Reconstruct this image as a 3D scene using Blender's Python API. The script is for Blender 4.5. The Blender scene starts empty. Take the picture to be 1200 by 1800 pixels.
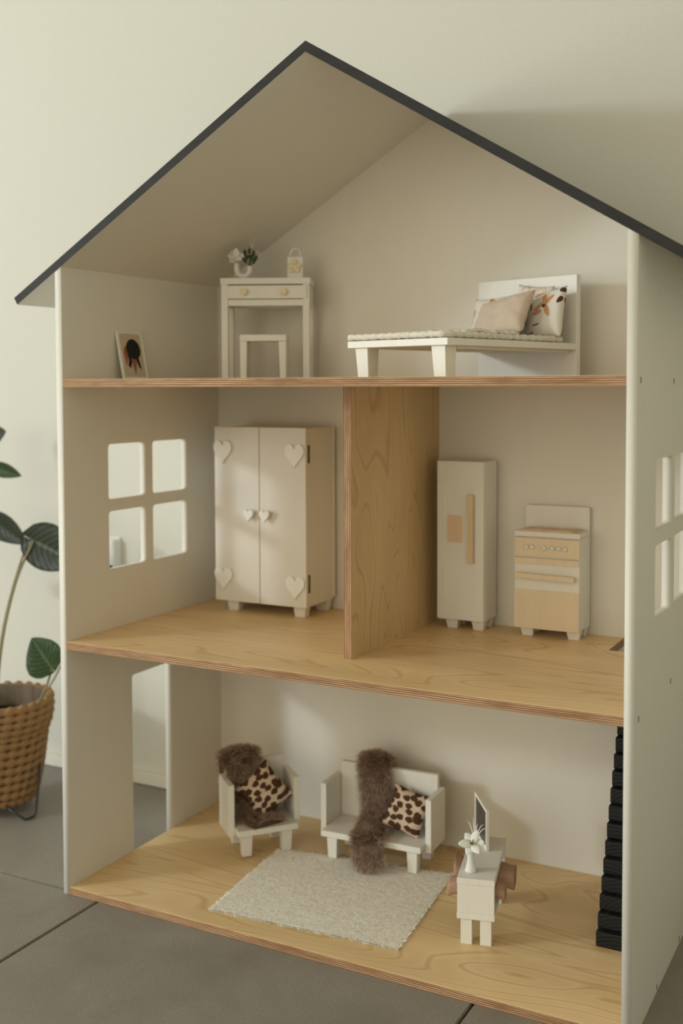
import bpy, bmesh, math, random
from mathutils import Vector, Matrix, noise as mnoise

random.seed(7)
R = math.radians
scene = bpy.context.scene
COL = scene.collection

# ------------------------------------------------------------------ camera
cam_d = bpy.data.cameras.new('camera')
cam = bpy.data.objects.new('camera', cam_d)
COL.objects.link(cam)
CAM = Vector((1.0980, -1.1946, 0.7207))
YAW, PIT, ROL, FPX, PPX, PPY = -0.47554, -0.04568, -0.00239, 1941.79, 643.66, 768.92
fw = Vector((math.sin(YAW) * math.cos(PIT), math.cos(YAW) * math.cos(PIT), math.sin(PIT)))
rt = Vector((math.cos(YAW), -math.sin(YAW), 0))
up = rt.cross(fw)
r2 = math.cos(ROL) * rt + math.sin(ROL) * up
u2 = -math.sin(ROL) * rt + math.cos(ROL) * up
m = Matrix((r2, u2, -fw)).transposed().to_4x4()
m.translation = CAM
cam.matrix_world = m
cam_d.sensor_fit = 'VERTICAL'
cam_d.sensor_height = 36.0
cam_d.sensor_width = 24.0
cam_d.lens = 36.0 * FPX / 1800.0
cam_d.shift_x = -(PPX - 600.0) / 1800.0
cam_d.shift_y = (PPY - 900.0) / 1800.0
cam_d.clip_start = 0.02
cam_d.dof.use_dof = True
cam_d.dof.focus_distance = 1.38
cam_d.dof.aperture_fstop = 3.4
scene.camera = cam

# ------------------------------------------------------------------ light
world = bpy.data.worlds.new('room_ambience')
scene.world = world
world.use_nodes = True
bg = world.node_tree.nodes['Background']
bg.inputs[0].default_value = (1.0, 0.88, 0.66, 1)
bg.inputs[1].default_value = 0.62


def area(name, loc, target, sx, sy, energy, col):
    d = bpy.data.lights.new(name, 'AREA')
    d.shape = 'RECTANGLE'
    d.size, d.size_y, d.energy, d.color = sx, sy, energy, col
    o = bpy.data.objects.new(name, d)
    COL.objects.link(o)
    o.location = loc
    o.rotation_euler = (Vector(target) - Vector(loc)).to_track_quat('-Z', 'Y').to_euler()
    return o


# daylight filling the tall window in the left wall, and the bright sky seen high in it
area('window_daylight', (-2.14, -1.75, 0.86), (0.0, -1.75, 0.86), 1.8, 1.6, 17.5, (0.87, 1.0, 1.08))
area('window_sky', (-2.16, -2.05, 1.36), (0.3, 0.2, 1.00), 0.30, 0.24, 12.0, (0.87, 1.0, 1.08))
# broad frontal fill light added behind the camera; no doors are built there
area('front_fill', (-0.3, -4.0, 1.15), (0.3, 0.3, 0.75), 2.6, 2.1, 6.0, (1.0, 0.97, 0.86))

vs = scene.view_settings
vs.view_transform = 'Standard'
vs.look = 'None'
vs.exposure = 0.96
vs.gamma = 1.0
vs.use_curve_mapping = False

# ------------------------------------------------------------------ node helpers


def new_mat(name, rough=0.6, spec=0.3):
    mt = bpy.data.materials.new(name)
    mt.use_nodes = True
    nt = mt.node_tree
    b = nt.nodes['Principled BSDF']
    b.inputs['Roughness'].default_value = rough
    b.inputs['Specular IOR Level'].default_value = spec
    return mt, nt, b


def N(nt, t, **k):
    n = nt.nodes.new(t)
    for a, v in k.items():
        setattr(n, a, v)
    return n


def math_n(nt, op, a, b=None, c=None):
    n = N(nt, 'ShaderNodeMath', operation=op)
    for i, v in enumerate((a, b, c)):
        if v is None:
            continue
        if isinstance(v, (int, float)):
            n.inputs[i].default_value = v
        else:
            nt.links.new(v, n.inputs[i])
    return n.outputs[0]


def mapping(nt, scale=(1, 1, 1), rot=(0, 0, 0), loc=(0, 0, 0), coord='Object', vt='POINT'):
    tc = N(nt, 'ShaderNodeTexCoord')
    mp = N(nt, 'ShaderNodeMapping', vector_type=vt)
    mp.inputs['Scale'].default_value = scale
    mp.inputs['Rotation'].default_value = rot
    mp.inputs['Location'].default_value = loc
    nt.links.new(tc.outputs[coord], mp.inputs[0])
    return mp.outputs[0]


def noise_n(nt, vec, scale, detail=3, rough=0.5, dist=0.0):
    n = N(nt, 'ShaderNodeTexNoise')
    n.inputs['Scale'].default_value = scale
    n.inputs['Detail'].default_value = detail
    n.inputs['Roughness'].default_value = rough
    n.inputs['Distortion'].default_value = dist
    nt.links.new(vec, n.inputs['Vector'])
    return n.outputs['Fac']


def ramp(nt, fac, stops):
    n = N(nt, 'ShaderNodeValToRGB')
    el = n.color_ramp.elements
    while len(el) < len(stops):
        el.new(0.5)
    for e, (p, c) in zip(el, stops):
        e.position = p
        e.color = (*c, 1)
    nt.links.new(fac, n.inputs[0])
    return n.outputs[0]


def mix(nt, fac, a, b, mode='MIX'):
    n = N(nt, 'ShaderNodeMix', data_type='RGBA', blend_type=mode)
    for sock, v in ((n.inputs[0], fac), (n.inputs[6], a), (n.inputs[7], b)):
        if isinstance(v, (int, float)):
            sock.default_value = v
        elif isinstance(v, tuple):
            sock.default_value = (*v, 1)
        else:
            nt.links.new(v, sock)
    return n.outputs[2]


def bump(nt, b, h, strength, dist=0.001):
    n = N(nt, 'ShaderNodeBump')
    n.inputs['Strength'].default_value = strength
    n.inputs['Distance'].default_value = dist
    nt.links.new(h, n.inputs['Height'])
    nt.links.new(n.outputs[0], b.inputs['Normal'])


def paint(name, col, rough=0.55, grain=0.03, scale=60, spec=0.3, stretch=(1, 1, 0.15), bstr=0.08):
    mt, nt, b = new_mat(name, rough, spec)
    v = mapping(nt, stretch)
    f = noise_n(nt, v, scale, 4, 0.6)
    f2 = noise_n(nt, mapping(nt), 9, 2, 0.5)
    lo = tuple(c * (1 - grain * 2) for c in col)
    hi = tuple(min(1, c * (1 + grain)) for c in col)
    c1 = ramp(nt, f, [(0.3, lo), (0.7, hi)])
    c2 = mix(nt, math_n(nt, 'MULTIPLY', f2, 0.35), c1, tuple(c * (1 - grain) for c in col))
    nt.links.new(c2, b.inputs['Base Color'])
    bump(nt, b, f, bstr, 0.0006)
    return mt


def birch(name, axis='X', tint=1.0):
    mt, nt, b = new_mat(name, 0.42, 0.35)
    sc = {'X': (1.5, 7.0, 7.0), 'Z': (7.0, 7.0, 1.6)}[axis]
    v = mapping(nt, sc, loc=(3.1, 1.7, 0.4))
    big = noise_n(nt, v, 0.85, 2.0, 0.5, 0.7)
    rings = math_n(nt, 'MULTIPLY', big, 22.0)
    fr = math_n(nt, 'PINGPONG', rings, 0.5)
    fr = math_n(nt, 'POWER', math_n(nt, 'MULTIPLY', fr, 2.0), 1.8)
    fine = noise_n(nt, mapping(nt, tuple(s * 9 for s in sc)), 2.2, 3, 0.6)
    cloud = noise_n(nt, mapping(nt, tuple(s * 0.9 for s in sc)), 1.6, 2, 0.5)
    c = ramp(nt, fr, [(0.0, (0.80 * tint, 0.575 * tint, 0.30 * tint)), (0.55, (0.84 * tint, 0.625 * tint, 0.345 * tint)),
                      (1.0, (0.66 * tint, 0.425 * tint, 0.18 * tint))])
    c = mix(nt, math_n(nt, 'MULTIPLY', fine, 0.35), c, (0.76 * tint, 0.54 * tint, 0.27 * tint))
    cl = ramp(nt, cloud, [(0.35, (0.88, 0.86, 0.82)), (0.65, (1.06, 1.06, 1.06))])
    c = mix(nt, 1.0, c, cl, 'MULTIPLY')
    kn = N(nt, 'ShaderNodeTexVoronoi')
    kn.inputs['Scale'].default_value = 2.6
    nt.links.new(mapping(nt, (1.0, 1.6, 1.6), loc=(0.33, 0.12, 0.45)), kn.inputs['Vector'])
    kf = ramp(nt, kn.outputs['Distance'], [(0.0, (1, 1, 1)), (0.022, (0, 0, 0))])
    c = mix(nt, math_n(nt, 'MULTIPLY', kf, 0.75), c, (0.16, 0.07, 0.03))
    nt.links.new(c, b.inputs['Base Color'])
    bump(nt, b, fine, 0.05, 0.0005)
    return mt


def ply_edge(name, axis, layers=9.0, thick=0.0115):
    """glued veneer layers seen on the cut edge; axis is the direction across the board"""
    mt, nt, b = new_mat(name, 0.65, 0.2)
    tc = N(nt, 'ShaderNodeTexCoord')
    sp = N(nt, 'ShaderNodeSeparateXYZ')
    nt.links.new(tc.outputs['Object'], sp.inputs[0])
    long_sc = (14, 60, 400) if axis == 'Z' else (400, 60, 14)
    wob = noise_n(nt, mapping(nt, long_sc), 1.0, 3, 0.6)
    s = math_n(nt, 'MULTIPLY_ADD', sp.outputs[axis], layers / thick / 2, 50.25)
    s = math_n(nt, 'ADD', s, math_n(nt, 'MULTIPLY_ADD', wob, 0.3, -0.15))
    f = math_n(nt, 'FRACT', s)
    f = math_n(nt, 'PINGPONG', f, 0.5)
    blot = noise_n(nt, mapping(nt, (10, 10, 60) if axis == 'Z' else (60, 10, 10)), 1.5, 3, 0.6)
    c = ramp(nt, f, [(0.16, (0.24, 0.105, 0.045)), (0.26, (0.46, 0.26, 0.135)), (0.36, (0.62, 0.43, 0.26))])
    c = mix(nt, ramp(nt, blot, [(0.42, (0, 0, 0)), (0.7, (0.75, 0.75, 0.75))]), c, (0.25, 0.12, 0.055))
    nt.links.new(c, b.inputs['Base Color'])
    return mt


def ell_mask(nt, ells, soft=0.12):
    """union of flat printed ellipses in object XY: (cx, cy, rx, ry, rot)"""
    out = None
    for cx, cy, rx, ry, ro in ells:
        v = mapping(nt, (rx, ry, 1000.0), (0, 0, R(ro)), (cx, cy, 0), vt='TEXTURE')
        ln = N(nt, 'ShaderNodeVectorMath', operation='LENGTH')
        nt.links.new(v, ln.inputs[0])
        f = ramp(nt, ln.outputs['Value'], [(1.0 - soft, (1, 1, 1)), (1.0, (0, 0, 0))])
        out = f if out is None else math_n(nt, 'MAXIMUM', out, f)
    return out


def print_cloth(name, base, prints, weave=900):
    mt, nt, b = new_mat(name, 0.85, 0.1)
    c = base
    f = noise_n(nt, mapping(nt), 40, 3, 0.6)
    c = ramp(nt, f, [(0.3, tuple(x * 0.93 for x in base)), (0.7, base)])
    for col, ells in prints:
        c = mix(nt, ell_mask(nt, ells), c, col)
    nt.links.new(c, b.inputs['Base Color'])
    w = noise_n(nt, mapping(nt, (1, 1, 0.1)), weave, 2, 0.5)
    bump(nt, b, w, 0.25, 0.0006)
    return mt


M = {}
M['white'] = paint('white_paint', (0.80, 0.76, 0.67), 0.5, 0.008, 40, 0.3, (1, 1, 0.4))
M['furn'] = paint('white_furniture_paint', (0.83, 0.80, 0.72), 0.42, 0.015, 90, 0.35)
M['heart'] = paint('bright_white_paint', (0.88, 0.86, 0.80), 0.45, 0.01, 60)
M['ward'] = paint('cream_white_paint', (0.76, 0.715, 0.635), 0.45, 0.01, 60)
M['wall'] = paint('plaster_wall', (0.70, 0.68, 0.595), 0.85, 0.02, 260, 0.1, (1, 1, 1), 0.35)
M['ceil'] = paint('ceiling_paint', (0.80, 0.765, 0.68), 0.9, 0.01, 60, 0.1, (1, 1, 1))
M['base'] = paint('baseboard_paint', (0.78, 0.74, 0.64), 0.5, 0.02, 40)
M['roofblack'] = paint('black_painted_wood', (0.034, 0.032, 0.029), 0.6, 0.15, 90, 0.2, (0.1, 1, 1))
M['birch'] = birch('birch_veneer', 'X')
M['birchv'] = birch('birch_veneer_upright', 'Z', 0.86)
M['edgez'] = ply_edge('plywood_edge', 'Z')
M['edgex'] = ply_edge('plywood_edge_upright', 'X')
M['tan'] = paint('tan_paint', (0.82, 0.675, 0.475), 0.5, 0.03, 80)
M['tanwood'] = paint('tan_wood', (0.77, 0.58, 0.375), 0.5, 0.05, 60)
M['yellow'] = paint('pale_yellow_paint', (0.84, 0.70, 0.45), 0.5, 0.03, 80)
M['metal'] = new_mat('dark_hinge_metal', 0.45, 0.5)[0]
M['metal'].node_tree.nodes['Principled BSDF'].inputs['Base Color'].default_value = (0.06, 0.052, 0.045, 1)
M['blackmetal'] = paint('black_steel', (0.025, 0.027, 0.028), 0.4, 0.05, 60, 0.5)
M['plastic'] = paint('white_plastic', (0.80, 0.80, 0.76), 0.35, 0.01, 40)
M['porcelain'] = paint('white_porcelain', (0.82, 0.80, 0.75), 0.3, 0.01, 40, 0.5)
M['grout'] = paint('dark_grout', (0.055, 0.045, 0.036), 0.9, 0.1, 200, 0.1, (1, 1, 1))
M['screw'] = paint('dowel_hole_brown', (0.06, 0.035, 0.02), 0.8, 0.1, 100, 0.1)
M['petal'] = paint('white_petal', (0.86, 0.86, 0.80), 0.6, 0.03, 120, 0.2)
M['petal2'] = paint('cream_petal', (0.78, 0.70, 0.58), 0.6, 0.05, 120, 0.2)
M['green'] = paint('leaf_green', (0.045, 0.075, 0.03), 0.5, 0.1, 120, 0.3)
M['limegreen'] = paint('lime_green', (0.30, 0.36, 0.08), 0.5, 0.1, 200, 0.3)
M['stem'] = paint('tan_green_stem', (0.26, 0.23, 0.115), 0.55, 0.1, 60, 0.3)
M['soil'] = paint('dark_soil', (0.03, 0.022, 0.016), 0.95, 0.3, 200, 0.05, (1, 1, 1), 0.8)
M['liner'] = paint('grey_liner', (0.20, 0.15, 0.105), 0.8, 0.15, 60)
M['screen'] = paint('dark_screen', (0.04, 0.037, 0.033), 0.25, 0.02, 40, 0.5)


def make_tile():
    mt, nt, b = new_mat('grey_stone_tile', 0.5, 0.4)
    v = mapping(nt, coord='Object')
    oi = N(nt, 'ShaderNodeObjectInfo')
    va = N(nt, 'ShaderNodeVectorMath', operation='ADD')
    nt.links.new(v, va.inputs[0])
    nt.links.new(oi.outputs['Location'], va.inputs[1])
    v = va.outputs[0]
    a = noise_n(nt, v, 7, 5, 0.62, 0.4)
    f = noise_n(nt, v, 420, 3, 0.7)
    c = ramp(nt, a, [(0.3, (0.225, 0.200, 0.166)), (0.7, (0.300, 0.270, 0.228))])
    sp = ramp(nt, f, [(0.3, (0.8, 0.8, 0.8)), (0.56, (1, 1, 1)), (0.72, (1.45, 1.42, 1.36))])
    c = mix(nt, 1.0, c, sp, 'MULTIPLY')
    nt.links.new(c, b.inputs['Base Color'])
    rr = ramp(nt, a, [(0.3, (0.40, 0.40, 0.40)), (0.7, (0.58, 0.58, 0.58))])
    nt.links.new(rr, b.inputs['Roughness'])
    bump(nt, b, f, 0.12, 0.0006)
    return mt


M['tile'] = make_tile()


def make_blackstair():
    mt, nt, b = new_mat('black_stained_wood', 0.55, 0.3)
    oi = N(nt, 'ShaderNodeObjectInfo')
    va = N(nt, 'ShaderNodeVectorMath', operation='MULTIPLY_ADD')
    nt.links.new(oi.outputs['Random'], va.inputs[0])
    va.inputs[1].default_value = (0.05, 0.0, 0.045)
    nt.links.new(mapping(nt, (1, 0.15, 1), loc=(-0.055, 0, 0.02)), va.inputs[2])
    w = N(nt, 'ShaderNodeTexWave', wave_type='RINGS', rings_direction='Y')
    w.inputs['Scale'].default_value = 62
    w.inputs['Distortion'].default_value = 1.5
    w.inputs['Detail'].default_value = 2
    w.inputs['Detail Scale'].default_value = 0.6
    nt.links.new(va.outputs[0], w.inputs['Vector'])
    c = ramp(nt, w.outputs['Fac'], [(0.6, (0.0065, 0.0068, 0.0068)), (0.97, (0.016, 0.0165, 0.0165))])
    nt.links.new(c, b.inputs['Base Color'])
    bump(nt, b, w.outputs['Fac'], 0.25, 0.0005)
    return mt


M['stair'] = make_blackstair()


def make_rug():
    mt, nt, b = new_mat('oatmeal_weave', 0.95, 0.05)
    v = mapping(nt, (1, 2.2, 1))
    a = noise_n(nt, v, 190, 3, 0.7)
    l = noise_n(nt, mapping(nt, (1, 9, 1)), 12, 3, 0.6)
    c = ramp(nt, a, [(0.32, (0.66, 0.61, 0.51)), (0.46, (0.90, 0.87, 0.78)), (0.60, (0.98, 0.97, 0.92))])
    c = mix(nt, math_n(nt, 'MULTIPLY', l, 0.35), c, (0.66, 0.58, 0.46))
    nt.links.new(c, b.inputs['Base Color'])
    bump(nt, b, a, 0.5, 0.0012)
    return mt


M['rug'] = make_rug()
M['knit'] = paint('cream_wool', (0.80, 0.745, 0.64), 0.95, 0.12, 350, 0.05, (1, 1, 1), 0.6)


def make_fur(name, c0, c1, sc=160):
    mt, nt, b = new_mat(name, 0.8, 0.15)
    f = noise_n(nt, mapping(nt), sc, 3, 0.7)
    nt.links.new(ramp(nt, f, [(0.3, c0), (0.7, c1)]), b.inputs['Base Color'])
    return mt


M['fur'] = make_fur('brown_fur', (0.31, 0.205, 0.145), (0.68, 0.51, 0.39))
M['furskin'] = paint('brown_hide', (0.15, 0.09, 0.06), 0.9, 0.1, 120, 0.05)
M['towel'] = paint('dusty_pink_terry', (0.50, 0.315, 0.22), 0.95, 0.10, 420, 0.05, (1, 1, 1), 0.6)
M['pinklinen'] = print_cloth('pink_linen', (0.68, 0.55, 0.43), [])


def make_leopard():
    mt, nt, b = new_mat('leopard_print_cloth', 0.9, 0.08)
    v = mapping(nt, (1, 1.35, 0.2), (0, 0, 0.5))
    nz = N(nt, 'ShaderNodeTexNoise')
    nz.inputs['Scale'].default_value = 110
    nz.inputs['Detail'].default_value = 2
    nt.links.new(v, nz.inputs['Vector'])
    vm = N(nt, 'ShaderNodeVectorMath', operation='MULTIPLY_ADD')
    nt.links.new(nz.outputs['Color'], vm.inputs[0])
    vm.inputs[1].default_value = (0.008, 0.008, 0.0)
    nt.links.new(v, vm.inputs[2])
    vo = N(nt, 'ShaderNodeTexVoronoi', voronoi_dimensions='2D')
    vo.inputs['Scale'].default_value = 72
    vo.inputs['Randomness'].default_value = 0.85
    nt.links.new(vm.outputs[0], vo.inputs['Vector'])
    f = ramp(nt, vo.outputs['Distance'], [(0.40, (1, 1, 1)), (0.46, (0, 0, 0))])
    base = ramp(nt, noise_n(nt, v, 60, 2), [(0.3, (0.60, 0.46, 0.33)), (0.7, (0.72, 0.57, 0.42))])
    nt.links.new(mix(nt, f, base, (0.085, 0.042, 0.024)), b.inputs['Base Color'])
    bump(nt, b, noise_n(nt, v, 900, 2), 0.3, 0.0006)
    return mt


M['leopard'] = make_leopard()


def make_leaf(name, dark, light, vein):
    mt, nt, b = new_mat(name, 0.42, 0.45)
    tc = N(nt, 'ShaderNodeTexCoord')
    sp = N(nt, 'ShaderNodeSeparateXYZ')
    nt.links.new(tc.outputs['UV'], sp.inputs[0])
    au = math_n(nt, 'ABSOLUTE', math_n(nt, 'MULTIPLY_ADD', sp.outputs['X'], 2.0, -1.0))
    s = math_n(nt, 'SUBTRACT', math_n(nt, 'MULTIPLY', sp.outputs['Y'], 8.0), math_n(nt, 'MULTIPLY', math_n(nt, 'POWER', au, 1.4), 3.0))
    f = math_n(nt, 'PINGPONG', s, 0.5)
    c = ramp(nt, f, [(0.0, vein), (0.12, light), (0.5, dark)])
    mid = ramp(nt, au, [(0.03, (1, 1, 1)), (0.09, (0, 0, 0))])
    c = mix(nt, mid, c, vein)
    nt.links.new(c, b.inputs['Base Color'])
    bump(nt, b, f, 0.5, 0.002)
    return mt


M['leafA'] = make_leaf('striped_leaf', (0.045, 0.058, 0.042), (0.075, 0.092, 0.066), (0.15, 0.17, 0.115))
M['leafB'] = make_leaf('green_leaf', (0.035, 0.075, 0.018), (0.055, 0.11, 0.026), (0.12, 0.18, 0.06))


def make_seagrass():
    mt, nt, b = new_mat('seagrass', 0.8, 0.15)
    f = noise_n(nt, mapping(nt, (1, 1, 1.5)), 90, 4, 0.65)
    nt.links.new(ramp(nt, f, [(0.28, (0.17, 0.085, 0.035)), (0.5, (0.36, 0.205, 0.09)), (0.72, (0.52, 0.34, 0.17))]), b.inputs['Base Color'])
    bump(nt, b, f, 0.5, 0.002)
    return mt


M['seagrass'] = make_seagrass()
M['floralR'] = print_cloth('floral_print_cloth', (0.80, 0.755, 0.67), [
    ((0.60, 0.33, 0.16), [(-0.004, 0.010, 0.011, 0.0042, 28), (0.012, 0.017, 0.011, 0.0042, 40), (0.011, 0.002, 0.012, 0.0042, -62), (-0.006, 0.001, 0.009, 0.0038, 10), (0.004, 0.020, 0.008, 0.004, 100),
                          (-0.010, 0.029, 0.009, 0.003, 14)]),
    ((0.10, 0.045, 0.02), [(0.005, 0.009, 0.0035, 0.0028, 0), (0.030, 0.031, 0.004, 0.004, 0), (0.028, 0.016, 0.0025, 0.006, -20)]),
    ((0.30, 0.17, 0.09), [(-0.006, -0.017, 0.007, 0.0018, 3), (-0.018, -0.030, 0.008, 0.0025, 25), (-0.020, 0.012, 0.003, 0.006, 10)])])
M['floralL'] = print_cloth('leaf_print_cloth', (0.80, 0.755, 0.67), [
    ((0.62, 0.34, 0.16), [(-0.028, 0.004, 0.0042, 0.0085, -14), (0.004, 0.02, 0.004, 0.008, 30)]),
    ((0.30, 0.18, 0.09), [(-0.029, -0.007, 0.0012, 0.006, 0), (-0.002, 0.026, 0.0015, 0.006, 5), (0.0, 0.032, 0.003, 0.0014, 0)])])
M['rainbow'] = print_cloth('rainbow_print_cloth', (0.80, 0.755, 0.67), [
    ((0.70, 0.52, 0.32), [(0.013, 0.018, 0.010, 0.013, 0)]), ((0.80, 0.755, 0.67), [(0.013, 0.018, 0.0078, 0.0105, 0)]),
    ((0.72, 0.58, 0.42), [(0.013, 0.018, 0.0062, 0.0085, 0)]), ((0.80, 0.755, 0.67), [(0.013, 0.018, 0.004, 0.006, 0)]),
    ((0.70, 0.50, 0.30), [(-0.012, 0.022, 0.007, 0.008, 0)]), ((0.80, 0.755, 0.67), [(-0.012, 0.021, 0.0048, 0.0058, 0)])])

# ------------------------------------------------------------------ mesh helpers


def link(o, parent=None):
    COL.objects.link(o)
    if parent is not None:
        o.parent = parent
    return o


def finish(name, bm, mat, parent=None, smooth=False, loc=None):
    bmesh.ops.recalc_face_normals(bm, faces=bm.faces)
    me = bpy.data.meshes.new(name)
    bm.to_mesh(me)
    bm.free()
    for mm in (mat if isinstance(mat, (list, tuple)) else [mat]):
        me.materials.append(mm)
    if smooth:
        for p in me.polygons:
            p.use_smooth = True
    o = bpy.data.objects.new(name, me)
    if loc is not None:
        o.location = loc
    return link(o, parent)


def add_box(bm, x0, x1, y0, y1, z0, z1, taper=None):
    """box; taper=(l,r,f,b) pulls the bottom face in on each side"""
    l, r, f, k = taper or (0, 0, 0, 0)
    co = [(x0 + l, y0 + f, z0), (x1 - r, y0 + f, z0), (x1 - r, y1 - k, z0), (x0 + l, y1 - k, z0),
          (x0, y0, z1), (x1, y0, z1), (x1, y1, z1), (x0, y1, z1)]
    v = [bm.verts.new(c) for c in co]
    fs = [bm.faces.new([v[i] for i in q]) for q in ((3, 2, 1, 0), (4, 5, 6, 7), (0, 1, 5, 4), (1, 2, 6, 5), (2, 3, 7, 6), (3, 0, 4, 7))]
    return fs


def box(name, b, mat, parent=None, bev=0.0006, taper=None, seg=2):
    bm = bmesh.new()
    add_box(bm, *b, taper=taper)
    if bev:
        bmesh.ops.bevel(bm, geom=bm.edges[:], offset=bev, segments=seg, profile=0.6, affect='EDGES')
    return finish(name, bm, mat, parent)


def thing(name, loc, rotz=0.0):
    o = bpy.data.objects.new(name, None)
    o.empty_display_size = 0.02
    o.location = loc
    o.rotation_euler = (0, 0, rotz)
    return link(o)


def tag(o, label=None, cat=None, group=None, kind=None):
    for k, v in (('label', label), ('category', cat), ('group', group), ('kind', kind)):
        if v:
            o[k] = v
    return o


def frames(pts):
    pts = [Vector(p) for p in pts]
    out = []
    ref = None
    for i, p in enumerate(pts):
        t = (pts[min(i + 1, len(pts) - 1)] - pts[max(i - 1, 0)]).normalized()
        if ref is None:
            ref = Vector((0, 0, 1)) if abs(t.z) < 0.9 else Vector((1, 0, 0))
            ref = (ref - t * ref.dot(t)).normalized()
        else:
            ref = (ref - t * ref.dot(t)).normalized()
        out.append((p, t, ref, t.cross(ref)))
    return out


def add_tube(bm, pts, rad, seg=8, cap=True):
    rr = rad if isinstance(rad, (list, tuple)) else [rad] * len(pts)
    rings = []
    for (p, t, a, b), r in zip(frames(pts), rr):
        rings.append([bm.verts.new(p + r * (math.cos(2 * math.pi * k / seg) * a + math.sin(2 * math.pi * k / seg) * b)) for k in range(seg)])
    for q, s in zip(rings, rings[1:]):
        for k in range(seg):
            bm.faces.new((q[k], q[(k + 1) % seg], s[(k + 1) % seg], s[k]))
    if cap:
        bm.faces.new(rings[0][::-1])
        bm.faces.new(rings[-1])


def tube(name, pts, rad, mat, parent=None, seg=8):
    bm = bmesh.new()
    add_tube(bm, pts, rad, seg)
    return finish(name, bm, mat, parent, True)


def add_lathe(bm, prof, seg=24, c=(0, 0, 0)):
    rings = []
    for r, z in prof:
        if r < 1e-6:
            rings.append([bm.verts.new((c[0], c[1], c[2] + z))])
        else:
            rings.append([bm.verts.new((c[0] + r * math.cos(2 * math.pi * k / seg), c[1] + r * math.sin(2 * math.pi * k / seg), c[2] + z)) for k in range(seg)])
    for q, s in zip(rings, rings[1:]):
        for k in range(seg):
            a, b2 = q[k % len(q)], q[(k + 1) % len(q)]
            d, c2 = s[k % len(s)], s[(k + 1) % len(s)]
            vs_ = []
            for x in (a, b2, c2, d):
                if x not in vs_:
                    vs_.append(x)
            if len(vs_) > 2:
                bm.faces.new(vs_)


def lathe(name, prof, mat, parent=None, seg=24, c=(0, 0, 0)):
    bm = bmesh.new()
    add_lathe(bm, prof, seg, c)
    return finish(name, bm, mat, parent, True)


def plate(name, pts, th, mat, parent=None, frame=None, bev=0.0004):
    """flat outline (2D) extruded by th; frame maps (a, b, depth) to space"""
    bm = bmesh.new()
    lo = [bm.verts.new((a, b, 0)) for a, b in pts]
    hi = [bm.verts.new((a, b, th)) for a, b in pts]
    n = len(pts)
    bm.faces.new(lo[::-1])
    top = bm.faces.new(hi)
    for i in range(n):
        bm.faces.new((lo[i], lo[(i + 1) % n], hi[(i + 1) % n], hi[i]))
    if bev:
        bmesh.ops.bevel(bm, geom=[e for e in top.edges], offset=bev, segments=2, profile=0.6, affect='EDGES')
    if frame is not None:
        bm.transform(frame)
    return finish(name, bm, mat, parent)


def rrect(a0, a1, b0, b1, r, seg=5):
    out = []
    for cx, cy, s in ((a1 - r, b1 - r, 0), (a0 + r, b1 - r, 90), (a0 + r, b0 + r, 180), (a1 - r, b0 + r, 270)):
        for k in range(seg + 1):
            t = R(s + 90 * k / seg)
            out.append((cx + r * math.cos(t), cy + r * math.sin(t)))
    return out


def holed_panel(outline, holes, th):
    """sheet with cut-outs, made from filled outlines; plane (a, b), depth centred on 0"""
    cu = bpy.data.curves.new('sheet', 'CURVE')
    cu.dimensions = '2D'
    cu.fill_mode = 'BOTH'
    cu.extrude = th / 2
    for pts in [outline] + holes:
        sp = cu.splines.new('POLY')
        sp.points.add(len(pts) - 1)
        for q, (a, b) in zip(sp.points, pts):
            q.co = (a, b, 0, 1)
        sp.use_cyclic_u = True
    o = bpy.data.objects.new('sheet', cu)
    COL.objects.link(o)
    bpy.context.view_layer.update()
    me = bpy.data.meshes.new_from_object(o.evaluated_get(bpy.context.evaluated_depsgraph_get()))
    bpy.data.objects.remove(o)
    bm = bmesh.new()
    bm.from_mesh(me)
    bpy.data.meshes.remove(me)
    bmesh.ops.remove_doubles(bm, verts=bm.verts, dist=1e-6)
    return bm


def xz_frame(y):      # (a, b, d) -> (a, y - d, b): facing the front
    return Matrix(((1, 0, 0, 0), (0, 0, -1, y), (0, 1, 0, 0), (0, 0, 0, 1)))


def heart(w, h, n=28):
    pts = []
    for k in range(n):
        t = 2 * math.pi * k / n
        x = 16 * math.sin(t) ** 3
        y = 13 * math.cos(t) - 5 * math.cos(2 * t) - 2 * math.cos(3 * t) - math.cos(4 * t)
        pts.append((x / 32 * w, (y + 2.5) / 29 * h))
    return pts


def blades(bm, count, sampler, length, width, droop=0.4, jit=0.35, rnd=None):
    """many single tapering hairs: each a curved two-piece blade"""
    rnd = rnd or random
    for _ in range(count):
        p, n = sampler(rnd)
        d = (n + Vector((rnd.uniform(-jit, jit), rnd.uniform(-jit, jit), rnd.uniform(-jit, jit)))).normalized()
        L = length * rnd.uniform(0.6, 1.2)
        s = d.cross(Vector((rnd.uniform(-1, 1), rnd.uniform(-1, 1), rnd.uniform(-1, 1))))
        if s.length < 1e-4:
            continue
        s.normalize()
        w = width * rnd.uniform(0.7, 1.3)
        mid = p + d * L * 0.55 + Vector((0, 0, -droop * L * 0.12))
        tip = p + d * L * 0.92 + Vector((0, 0, -droop * L * 0.5))
        a, b = bm.verts.new(p - s * w), bm.verts.new(p + s * w)
        c, e = bm.verts.new(mid + s * w * 0.7), bm.verts.new(mid - s * w * 0.7)
        f = bm.verts.new(tip)
        bm.faces.new((a, b, c, e))
        bm.faces.new((e, c, f))


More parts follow.
